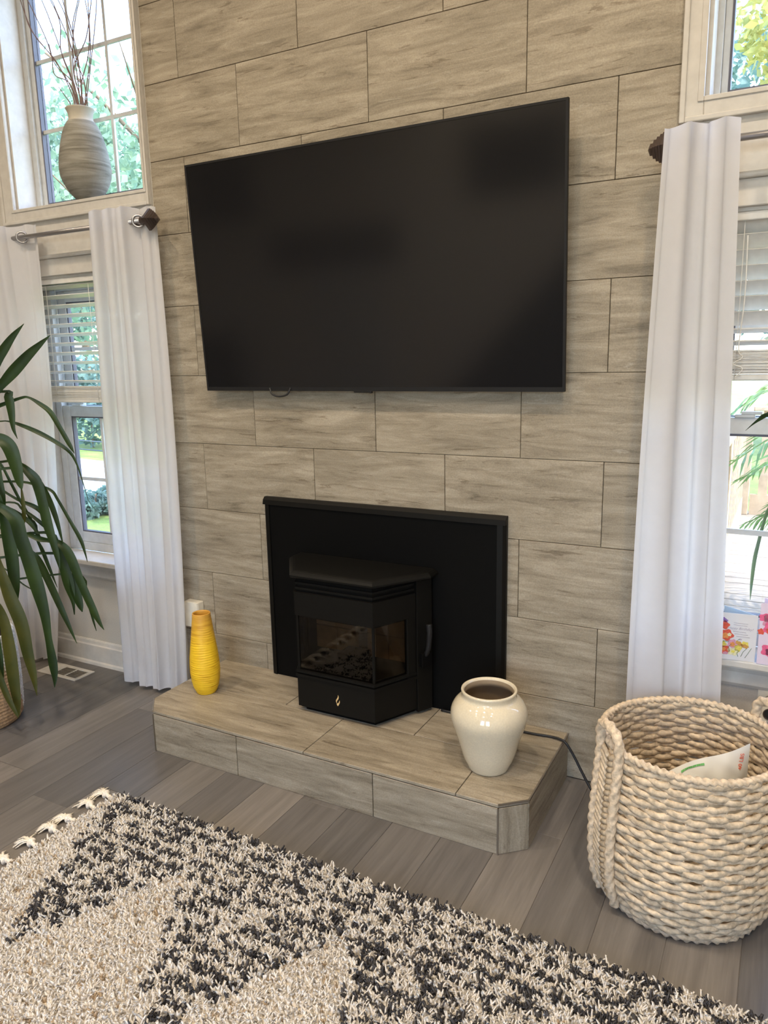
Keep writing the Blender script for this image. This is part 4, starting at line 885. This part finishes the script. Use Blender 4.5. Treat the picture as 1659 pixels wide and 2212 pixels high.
# ---------------------------------------------------------------- greeting cards on the right windowsill
card_m = plain('card_stock', (.70, .70, .73), .6, nscale=8); card_b = plain('blue_card_back', (.50, .66, .82), .6, nscale=8); pink_m = plain('pink_card_stock', (.72, .62, .76), .6, nscale=6)
ink = {k: plain('ink_' + k, c, .7, namp=.15, nscale=120) for k, c in dict(red=(.66, .10, .06), orange=(.72, .28, .08), pink=(.72, .12, .26), rose=(.62, .30, .42), violet=(.30, .18, .52), yellow=(.72, .62, .12), green=(.10, .20, .10), grey=(.42, .38, .46), plum=(.18, .03, .08), paleyellow=(.74, .70, .44), tan=(.55, .30, .08)).items()}
def card(loc, rz, w, hh, lean, mat_f, mat_b, label, open_):
    c = empty('greeting_card', loc); tag(c, label, 'card', 'greeting cards on the right windowsill'); c.rotation_euler = (0, 0, rz)
    f = box('front_panel', -w, 0, -.0005, .0005, 0, hh, mat_f, c); f.rotation_euler = (radians(lean), 0, 0)
    b_ = box('back_panel', -w, 0, -.0005, .0005, 0, hh, mat_b, c); b_.rotation_euler = (radians(lean), 0, radians(-open_))
    return c, f
def blob(c, parent, x, z, r, mat, n=12, sq=1.0, rot=0.0, k=0, amp=.15, layer=0):
    yy = -.0009 - layer * .0003
    V = [(x + (r * (1 + amp * sin(5 * a + k)) * cos(a)) * cos(rot) - (r * sq * (1 + amp * sin(5 * a + k)) * sin(a)) * sin(rot), yy, z + (r * (1 + amp * sin(5 * a + k)) * cos(a)) * sin(rot) + (r * sq * (1 + amp * sin(5 * a + k)) * sin(a)) * cos(rot)) for a in np.linspace(0, 2 * pi, n * 2, endpoint=False)]
    o = mesh_obj('print', V, [tuple(range(len(V)))], mat, parent); return o
def line(parent, pts, r, mat):
    return tube_obj('print', [(p[0], -.0009, p[1]) for p in pts], r, mat, parent, sides=4)
c1, f1 = card((1.714, -.062, ZL0), radians(5), .115, .163, 4, card_m, card_b, 'white birthday card with poppies and butterfly on the right windowsill', 38)
R1 = lambda x, z: (x - .115, z)
for (x, z, r, m_, sq, k, ly) in ((.018, .120, .016, 'red', .9, 1, 0), (.026, .086, .0215, 'red', .9, 2, 0), (.024, .083, .012, 'orange', .8, 0, 1), (.036, .088, .006, 'paleyellow', 1, 0, 2), (.022, .034, .019, 'red', .75, 3, 0), (.020, .036, .009, 'orange', .7, 1, 1), (.016, .053, .013, 'yellow', .8, 2, 0), (.046, .057, .014, 'rose', 1.1, 2, 0), (.047, .055, .007, 'orange', 1.2, 1, 1), (.050, .030, .017, 'paleyellow', .8, 1, 0), (.050, .030, .006, 'yellow', .8, 1, 1), (.064, .044, .011, 'yellow', 1.1, 1, 0), (.083, .060, .011, 'yellow', .8, 4, 0), (.014, .141, .008, 'violet', .7, 2, 0), (.022, .135, .007, 'violet', .9, 0, 0), (.028, .022, .008, 'rose', .6, 0, 1), (.069, .075, .0045, 'grey', .6, 0, 0)):
    X, Z = R1(x, z); blob(c1, f1, X, Z, r, ink[m_], sq=sq, k=k, layer=ly)
for (x, z, rot) in ((.066, .061, -.6), (.083, .053, -.25)):
    X, Z = R1(x, z); blob(c1, f1, X, Z, .012, ink['tan'], sq=.55, rot=rot, layer=2)
for pts in (((.040, .030), (.036, .046), (.044, .056)), ((.074, .015), (.080, .033), (.090, .046)), ((.086, .012), (.095, .030), (.103, .048)), ((.066, .014), (.062, .026), (.066, .034)), ((.060, .064), (.062, .072), (.067, .076))):
    line(f1, [R1(*p) for p in pts], .0007, ink['green'])
for z, a, b_ in ((.131, .046, .088), (.124, .046, .086), (.101, .046, .084), (.093, .050, .090), (.085, .056, .096)): line(f1, [R1(a, z), R1(b_, z - .001)], .0006, ink['grey'])
mt = Matrix.Translation((R1(.066, .112)[0], -.0010, .112)) @ Matrix.Rotation(pi / 2, 4, 'X')
text_obj('lettering', 'Happy Birthday!', .0115, ink['grey'], f1, mt, shear=.35, ext=.0001)
mt = Matrix.Translation((R1(.026, .064)[0], -.0012, .064)) @ Matrix.Rotation(pi / 2, 4, 'X')
text_obj('lettering', 'you', .012, ink['green'], f1, mt, shear=.3, ext=.0001)
c2, f2 = card((1.838, -.064, ZL0), radians(2), .118, .208, 3, pink_m, pink_m, 'pink card with large red flowers at the right edge of the windowsill', 30)
for (x, z, r, m_, sq, k, ly) in ((.014, .160, .017, 'pink', .8, 1, 0), (.040, .150, .032, 'rose', .8, 2, 0), (.034, .125, .022, 'pink', 1.0, 3, 1), (.032, .118, .012, 'red', .9, 0, 2), (.006, .112, .010, 'red', 1, 0, 0), (.038, .108, .009, 'orange', .8, 0, 3), (.034, .050, .024, 'pink', .9, 2, 0), (.036, .046, .013, 'plum', 1, 1, 1), (.075, .09, .03, 'pink', .9, 2, 0), (.085, .16, .022, 'red', .9, 1, 0), (.08, .035, .02, 'rose', .9, 3, 0)):
    blob(c2, f2, x - .118, z, r, ink[m_], sq=sq, k=k, layer=ly)

# ---------------------------------------------------------------- rug
rug = empty('rug', (.9, -1.6, 0)); tag(rug, 'cream shag rug with speckled charcoal zigzag and tasselled end', 'rug'); ro = Vector(rug.location)
RX0, RX1, RY0, RY1 = -.345, 2.45, -2.25, -.885
rbk = plain('rug_backing', (.66, .60, .50), .95, nscale=120)
o = box('backing', RX0 + .004, RX1, RY0, RY1 - .004, .0006, .012, rbk, rug); o.location = -ro
sp_ = .0106; xs = np.arange(RX0, RX1, sp_); ys = np.arange(RY0 if False else -1.95, RY1, sp_)
gx, gy = np.meshgrid(xs, ys); gx = gx.ravel() + rng.uniform(-.0035, .0035, gx.size); gy = gy.ravel() + rng.uniform(-.0035, .0035, gy.size)
ph = ((gx - .20) / .58 + .5) % 1.0 - .5
edge = -1.085 - np.abs(ph) * 2 * .56 + rng.normal(0, .012, gx.size)
zone = (gy > edge) & (gx > RX0 + .035) & ~((gx < .2) & (gx < RX0 + .04 + np.clip((-1.0 - gy), 0, 1) * .45))
ci = np.floor((gx + .006 * np.sin(gy * 60)) / .0148).astype(int) + 400; cj = np.floor((gy + .5 * (ci % 2) * .03 + .004 * np.sin(gx * 90)) / .027).astype(int) + 400
cell = rng.uniform(0, 1, (1200, 1200))[ci, cj]
dark = zone & (((cell < .68) & ((ci + cj) % 2 == 0)) ^ (rng.uniform(0, 1, gx.size) < .06))
tan = (~zone) & (rng.uniform(0, 1, gx.size) < .05)
K = 3; n = gx.size * K
bx = np.repeat(gx, K) + rng.uniform(-.003, .003, n); by = np.repeat(gy, K) + rng.uniform(-.003, .003, n)
hgt = np.repeat(np.where(zone, .0245, .0175) * rng.uniform(.8, 1.15, gx.size), K) * rng.uniform(.8, 1.1, n)
la = rng.uniform(0, 2 * pi, n); lean = rng.uniform(.15, .75, n) * hgt; rad = np.repeat(np.where(zone, .0040, .0039), K) * rng.uniform(.8, 1.2, n)
lx, ly = np.cos(la) * lean, np.sin(la) * lean
def ringv(cx, cy, cz, r): 
    a = np.array([0, 2 * pi / 3, 4 * pi / 3]); return np.stack([cx[:, None] + r[:, None] * np.cos(a + .3), cy[:, None] + r[:, None] * np.sin(a + .3), np.repeat(cz[:, None], 3, 1)], -1)
r0 = ringv(bx, by, np.full(n, .010), rad * .9); r1 = ringv(bx + lx * .35, by + ly * .35, .010 + hgt * .55, rad * 1.15); r2 = ringv(bx + lx, by + ly, .010 + hgt * .98, rad * .75)
Vt = np.concatenate([r0, r1, r2], 1).reshape(-1, 3); Vt -= np.array(ro)
base = (np.arange(n) * 9)[:, None, None]
q = []
for k in (0, 3):
    for i in range(3): q.append((k + i, k + (i + 1) % 3, k + 3 + (i + 1) % 3, k + 3 + i))
q.append((6, 7, 8, 8)); 
Ft = (base + np.array(q[:6])[None]).reshape(-1, 4)
mi = np.repeat(np.repeat(np.where(dark, 2, np.where(tan, 1, 0)), K), 6)
pile = big_mesh('pile', Vt, Ft, None, rug, mats=[M['tuft_l'], M['tuft_t'], M['tuft_d']], midx=mi, smooth=True); pile['kind'] = 'stuff'
# knotted tassels along the short end
for k in range(16):
    y = -.905 - k * .079 + random.uniform(-.008, .008); m = MB(); dyy = random.uniform(-.022, .022)
    P = spline([(RX0 + .01, y, .012), (RX0 - .02, y + dyy * .3, .010), (RX0 - .038, y + dyy * .6, .012)], 5); v_, f_ = tube(P, .0075, sides=8, lobes=2, amp=.25, twist=200); m.add(v_, f_)
    v_, f_ = tube(spline([(RX0 - .034, y + dyy * .6, .012), (RX0 - .044, y + dyy * .7, .013), (RX0 - .052, y + dyy * .8, .012)], 4), [.008] * 3 + [.0165] * 4 + [.011] * 2, sides=10); m.add(v_, f_)
    for j in range(64):
        a = random.gauss(0, .42) + dyy * 12; ln = random.uniform(.035, .062); zz = random.uniform(.003, .012)
        e_ = (RX0 - .050 - ln * cos(a), y + dyy * .8 + ln * sin(a), zz * .4 + .002)
        mid = (RX0 - .050 - ln * .5 * cos(a), y + dyy * .8 + ln * .5 * sin(a) * .75, zz + .010)
        v_, f_ = tube(spline([(RX0 - .049, y + dyy * .8 + random.uniform(-.004, .004), .011), mid, e_], 3), .0021, sides=4); m.add(v_, f_)
    o = mesh_obj('tassel', m.v, m.f, M['fringe'], rug, smooth=True); o.location = -ro

# ---------------------------------------------------------------- ceiling lamps
emit = NT('lamp_glow'); em = emit.n('Emission', Strength=14.0); em.inputs[0].default_value = (1.0, .82, .61, 1); emit.l(em.outputs[0], emit.out.inputs['Surface'])
for i, (lx_, ly_) in enumerate(((-.75, -1.95), (.65, -1.95), (2.1, -1.95), (-2.4, -2.2), (-1.0, -3.5), (2.6, -3.3), (-1.2, -4.9), (1.0, -4.7))):
    L = empty('ceiling_light', (lx_, ly_, ZC)); tag(L, 'recessed warm ceiling light above the room', 'ceiling light', 'recessed ceiling lights')
    v_, f_ = lathe([(.096, -.001), (.120, -.001), (.122, -.006), (.115, -.010), (.098, -.006)], 32); mesh_obj('trim_ring', v_, f_, M['trim'], L, smooth=True)
    v_, f_ = lathe([(0, -.004), (.096, -.004)], 24); mesh_obj('lens', v_, f_, emit.m, L)
    ld = bpy.data.lights.new('lamp', 'AREA'); ld.shape = 'DISK'; ld.size = .19; ld.energy = LAMP_W * (1.0 if ly_ > -2 else (1.3 if ly_ > -3.5 and lx_ > 0 else .7)); ld.color = (1.0, .82, .61); ld.spread = radians(150)
    lo_ = bpy.data.objects.new('lamp', ld); link(lo_, L); lo_.location = (0, 0, -.014)

# ---------------------------------------------------------------- outdoors
grass = NT('lawn_grass'); v = grass.coords(); a = grass.noise(v, 1.2, 6, .65); b_ = grass.noise(v, 30, 4, .7)
c = grass.ramp(a, [(.3, (.10, .17, .03)), (.7, (.26, .33, .08))]); w = grass.ramp(b_, [(.3, (.7, .7, .7)), (.7, (1.2, 1.2, 1.2))]); c = grass.mix(1.0, c, w, 'MULTIPLY'); grass.bump(b_, .6, .05); grass.set(c, .9)
GZ = -.5
o = box('lawn', -45, 30, .3, 60, GZ - .3, GZ, grass.m); o['kind'] = 'structure'
road = plain('concrete_road', (.50, .49, .47), .9, nscale=3)
o = MB().prism([(-40, 9.0), (-6.0, 5.6), (-4.0, 7.6), (-40, 13.2)], GZ, GZ + .012, 'z').obj('road', road); o['kind'] = 'structure'
leafy = {k: leaf_mat('foliage_' + k, c0, c1, .45, .55, 2.5) for k, (c0, c1) in dict(
    light=((.16, .27, .17), (.27, .38, .24)), mid=((.15, .26, .18), (.24, .34, .22)), dark=((.08, .16, .12), (.13, .21, .15)), yellow=((.34, .36, .12), (.58, .50, .16)), blue=((.12, .22, .19), (.19, .28, .23))).items()}  # pale cyan greens put outdoor haze and overexposure into the leaf colour
def foliage(name, blobs, nleaf, size, mat, parent, seed):
    rg = np.random.default_rng(seed); B = np.array(blobs, float); vol = B[:, 3] ** 2; pr_ = vol / vol.sum()
    k = rg.choice(len(B), nleaf, p=pr_); d = rg.normal(size=(nleaf, 3)); d /= np.linalg.norm(d, axis=1)[:, None]
    rr = B[k, 3] * (rg.uniform(.25, 1, nleaf) ** .45); P = B[k, :3] + d * rr[:, None] * np.array([1, 1, .85])
    t = rg.normal(size=(nleaf, 3)); t /= np.linalg.norm(t, axis=1)[:, None]; n = rg.normal(size=(nleaf, 3)) + np.array([0, 0, .6]); n -= t * (n * t).sum(1)[:, None]; n /= np.linalg.norm(n, axis=1)[:, None]; s_ = np.cross(n, t)
    L = size * rg.uniform(.6, 1.3, nleaf)[:, None]
    V = np.stack([P - t * L * .5, P - s_ * L * .26 + n * L * .05, P + t * L * .5, P + s_ * L * .26 + n * L * .05], 1).reshape(-1, 3)
    F = np.arange(nleaf * 4).reshape(-1, 4); o = big_mesh(name, V, F, mat, parent); o['kind'] = 'stuff'; return o
def tree(loc, h, cr, z0, nleaf, size, mat, label, seed, group):
    rg = random.Random(seed); tr = empty('tree', loc); tag(tr, label, 'tree', group)
    P = spline([(0, 0, 0), (rg.uniform(-.1, .1), rg.uniform(-.1, .1), h * .4), (rg.uniform(-.3, .3), rg.uniform(-.3, .3), h * .85)], 6)
    tube_obj('trunk', P, np.linspace(.05 + h * .018, .03, len(P)), M['bark'], tr, sides=10)
    for k in range(5):
        a = rg.uniform(0, 6.28); z = h * rg.uniform(.3, .6); q = spline([(0, 0, z), (cos(a) * cr * .4, sin(a) * cr * .4, z + h * .12), (cos(a) * cr * .8, sin(a) * cr * .8, z + h * .2)], 5)
        tube_obj('branch', q, np.linspace(.012 + h * .0022, .005, len(q)), M['bark'], tr, sides=7)
    blobs = []
    for k in range(13):
        a = rg.uniform(0, 6.28); r_ = rg.uniform(.1, .75) * cr; z = rg.uniform(z0 + cr * .3, h)
        blobs.append((cos(a) * r_, sin(a) * r_, z, cr * rg.uniform(.30, .52)))
    foliage('foliage', blobs, nleaf, size, mat, tr, seed); return tr
G1 = 'trees beyond the left windows'; G2 = 'trees beyond the right windows'
tree((-5.1, 4.85, GZ), 8.0, 2.5, 1.9, 9500, .125, leafy['light'], 'near pale green tree seen through the upper left window', 1, G1)
tree((-15.2, 14.6, GZ), 8.5, 2.7, .2, 8000, .26, leafy['mid'], 'pale green tree beyond the road, behind the near left tree', 2, G1)
tree((-21.5, 17.5, GZ), 10.0, 2.9, .2, 7000, .32, leafy['blue'], 'blue green tree standing farthest back beyond the road', 3, G1)
tree((-12.2, 21.5, GZ), 9.0, 2.8, .2, 7000, .32, leafy['mid'], 'broad tree at the back beyond the road, nearest the tiled wall', 4, G1)
tree((-23.5, 11.6, GZ), 9.0, 2.9, .2, 7000, .32, leafy['dark'], 'darker tree farthest left beyond the road', 5, G1)
tree((2.0, 8.9, GZ), 7.6, 2.1, 2.6, 8000, .15, leafy['yellow'], 'yellow leaved tree seen through the upper right window', 7, G2)
tree((2.6, 15.2, GZ), 8.0, 3.0, .1, 9000, .26, leafy['blue'], 'blue green tree behind the yellow leaved tree', 8, G2)
tree((-3.2, 12.2, GZ), 7.0, 2.3, .1, 6000, .26, leafy['dark'], 'dark green tree beyond the far left deck corner', 9, G2)
tree((8.0, 12.0, GZ), 8.0, 2.6, .1, 6000, .28, leafy['mid'], 'mid green tree at the right beyond the deck', 10, G2)
sh = empty('shrub', (-6.75, 4.6, GZ)); tag(sh, 'low blue green shrub on the lawn outside the left window', 'shrub')
foliage('foliage', [(0, 0, .15, .22), (.3, .15, .13, .2), (-.28, .1, .14, .2), (.1, -.25, .12, .19), (-.1, .35, .16, .22)], 1800, .10, leafy['blue'], sh, 21); tube_obj('stem', [(0, 0, 0), (.02, 0, .3)], .02, M['bark'], sh)
# fence beyond the road
fm = plain('dark_fence_paint', (.05, .07, .08), .7)
fe_ = empty('fence', (-10.9, 9.05, GZ)); tag(fe_, 'low dark post and rail fence beyond the road, left window', 'fence')
A_ = Vector((-9.5, 2.2, 0)); ux = Vector((1, -.125, 0)).normalized()
for i in range(10):
    p = ux * (-5 + i * 1.5); box('post', p.x - .025, p.x + .025, p.y - .025, p.y + .025, 0, .42, fm, fe_)
for z in (.16, .36): tube_obj('rail', [tuple(ux * -5.2 + Vector((0, 0, z))), tuple(ux * 8.7 + Vector((0, 0, z)))], .016, fm, fe_, sides=4)
hg = empty('hedge', (-13.2, 10.6, GZ)); tag(hg, 'tall loose hedge behind the low dark fence, left window', 'hedge')
foliage('foliage', [(-3 + i * .85, random.uniform(-.2, .2), .70 + .25 * (i % 3), .76) for i in range(8)] + [(-3 + i * .85, random.uniform(-.2, .2), 1.6 + .2 * (i % 2), .7) for i in range(8)], 7000, .20, leafy['blue'], hg, 31)
for i in range(8): tube_obj('stem', [(-3 + i * .85, 0, 0), (-3 + i * .85, .05, .9)], .03, M['bark'], hg, sides=6)
# deck
dw = NT('deck_wood'); v = dw.coords((1, 1, 1), rnd=11.0); mp = dw.n('Mapping'); mp.inputs['Scale'].default_value = (1.2, 22, 1); dw.l(v, mp.inputs['Vector']); a = dw.noise(mp.outputs[0], 2.0, 5, .6)
dw.set(dw.ramp(a, [(.3, (.17, .15, .12)), (.7, (.27, .24, .20))]), .8); dw.bump(a, .2, .003)
lw = plain('rail_wood', (.34, .26, .17), .8, nscale=9, namp=.2)
dk = empty('deck', (2.9, 3.1, -.1)); tag(dk, 'weathered wooden deck outside the right window', 'deck'); do = Vector(dk.location)
first = None; y = .26; i = 0
while y < 6.1:
    if first is None: o = box('board', -1.65, 1.65, -.0655, .0655, -.03, 0, dw.m, dk, bevel=.003, seg=1); first = o
    else: o = link(first.copy(), dk)
    o.location = Vector((2.98, y, -.1 + random.uniform(-.001, .001))) - do; y += .142; i += 1
for x in (1.5, 3.0, 4.5): o = box('joist', x - .03, x + .03, .2, 6.1, -.30, -.131, lw, dk); o.location = -do
for x in (1.42, 4.5):
    for yy in (.4, 3.2, 6.0): o = box('support_post', x - .045, x + .045, yy - .045, yy + .045, -.5, -.3, lw, dk); o.location = -do
rl = empty('deck_railing', (1.4, 3.1, -.1)); tag(rl, 'pale wooden deck railing with balusters beyond the right window', 'railing'); rlo = Vector(rl.location)
def rput(o): o.location = Vector(o.location) - rlo; return o
for (xx, yy) in ((1.36, .6), (1.36, 3.2), (1.385, 5.97), (3.1, 5.97), (4.6, 5.97)): rput(box('post', xx - .055, xx + .055, yy - .055, yy + .055, -.098, .98, lw, rl, bevel=.006))
rput(box('bottom_board', 1.335, 1.385, .66, 5.9, -.097, .09, lw, rl)); rput(box('bottom_board', 1.45, 4.55, 5.945, 5.99, -.0975, .115, lw, rl))
rput(box('top_rail', 1.29, 1.43, .3, 6.05, .98, 1.02, lw, rl, bevel=.006)); rput(box('top_rail', 1.432, 4.7, 5.90, 6.04, .98, 1.02, lw, rl, bevel=.006))
yy = .75
while yy < 5.85: rput(box('baluster', 1.34, 1.38, yy, yy + .04, .09, .98, lw, rl)); yy += .13
xx = 1.52
while xx < 4.5:
    rput(box('baluster', xx, xx + .085, 5.95, 5.985, .1155, .98, lw, rl)); xx += .26
# palm on the deck
pm = leaf_mat('palm_leaf', (.08, .20, .05), (.17, .30, .08), .4, .4, 5)
pl = empty('potted_palm', (2.35, 2.6, -.0985)); tag(pl, 'feathery potted palm standing on the deck outside the right window', 'plant')
v_, f_ = lathe([(0, 0), (.17, 0), (.19, .02), (.24, .38), (.25, .40), (.23, .405), (.22, .36), (0, .35)], 40); mesh_obj('pot', v_, f_, M['burlap'], pl, smooth=True)
def frond(parent, P, ll, mat):
    S = spline(P, 8); m = MB(); v_, f_ = tube(S, np.linspace(.010, .003, len(S)), sides=6); m.add(v_, f_); T, N, B = frames(S)
    k0 = int(len(S) * .25)
    for i in np.linspace(k0, len(S) - 1, 26):
        j = int(i); t = (i - k0) / (len(S) - 1 - k0); L = ll * (sin(pi * min(1, t * .85 + .14)) * .9 + .15)
        for sg in (-1, 1):
            side = np.cross(T[j], np.array([0, 0, 1.0])); side /= np.linalg.norm(side) + 1e-9
            d = side * sg * .85 + T[j] * .55 + np.array([0, 0, random.uniform(-.15, .2)]); d /= np.linalg.norm(d)
            a = S[j]; b2 = a + d * L * .55 + np.array([0, 0, -.01]); c_ = a + d * L + np.array([0, 0, -.10 * L / ll]); w_ = T[j] * .013
            m.add([a - w_ * .4, a + w_ * .4, b2 + w_, b2 - w_, c_], [(0, 1, 2, 3), (3, 2, 4)])
    return mesh_obj('frond', m.v, m.f, mat, parent)
for a, ln, hz in ((178, 1.05, 1.45), (200, 1.0, 1.2), (160, .95, 1.0), (225, .9, 1.6), (140, .9, 1.5), (90, .9, 1.4), (40, .9, 1.3), (0, .9, 1.5), (-50, .9, 1.3), (255, .85, 1.1), (185, .8, .75)):
    a = radians(a); frond(pl, [(0, 0, .36), (cos(a) * ln * .25, sin(a) * ln * .25, hz * .75), (cos(a) * ln * .62, sin(a) * ln * .62, hz), (cos(a) * ln, sin(a) * ln, hz * .82)], .34, pm)
# strap leaved plant on the deck beside the window
sp2 = empty('potted_yucca', (2.1, .62, -.0985)); tag(sp2, 'strap leaved plant on the deck close to the right window', 'plant')
v_, f_ = lathe([(0, 0), (.12, 0), (.14, .02), (.16, .3), (.15, .305), (.14, .27), (0, .26)], 40); mesh_obj('pot', v_, f_, M['potcloth'], sp2, smooth=True)
tube_obj('stem', [(0, 0, .25), (.0, 0, .7), (.0, .0, 1.15)], .018, M['bark'], sp2, sides=8)
leaf_blade('leaf', [(0, 0, 1.12, .02), (-.2, 0, 1.26, .032), (-.34, 0, 1.18, .030), (-.393, -.02, 1.08, .024), (-.407, -.02, 1.025, .022), (-.419, -.02, .949, .024), (-.429, -.02, .872, .027), (-.432, -.02, .776, .020), (-.430, -.02, .705, .003)], M['leaf'], sp2)
for k in range(12):
    a = radians(-100 + k * 19); ln = random.uniform(.25, .4)
    leaf_blade('leaf', [(0, 0, 1.1, .02), (cos(a) * ln * .5, sin(a) * ln * .5, 1.3, .03), (cos(a) * ln * .9, sin(a) * ln * .9, 1.2, .024), (cos(a) * ln, sin(a) * ln, .95, .001)], M['leaf'], sp2)
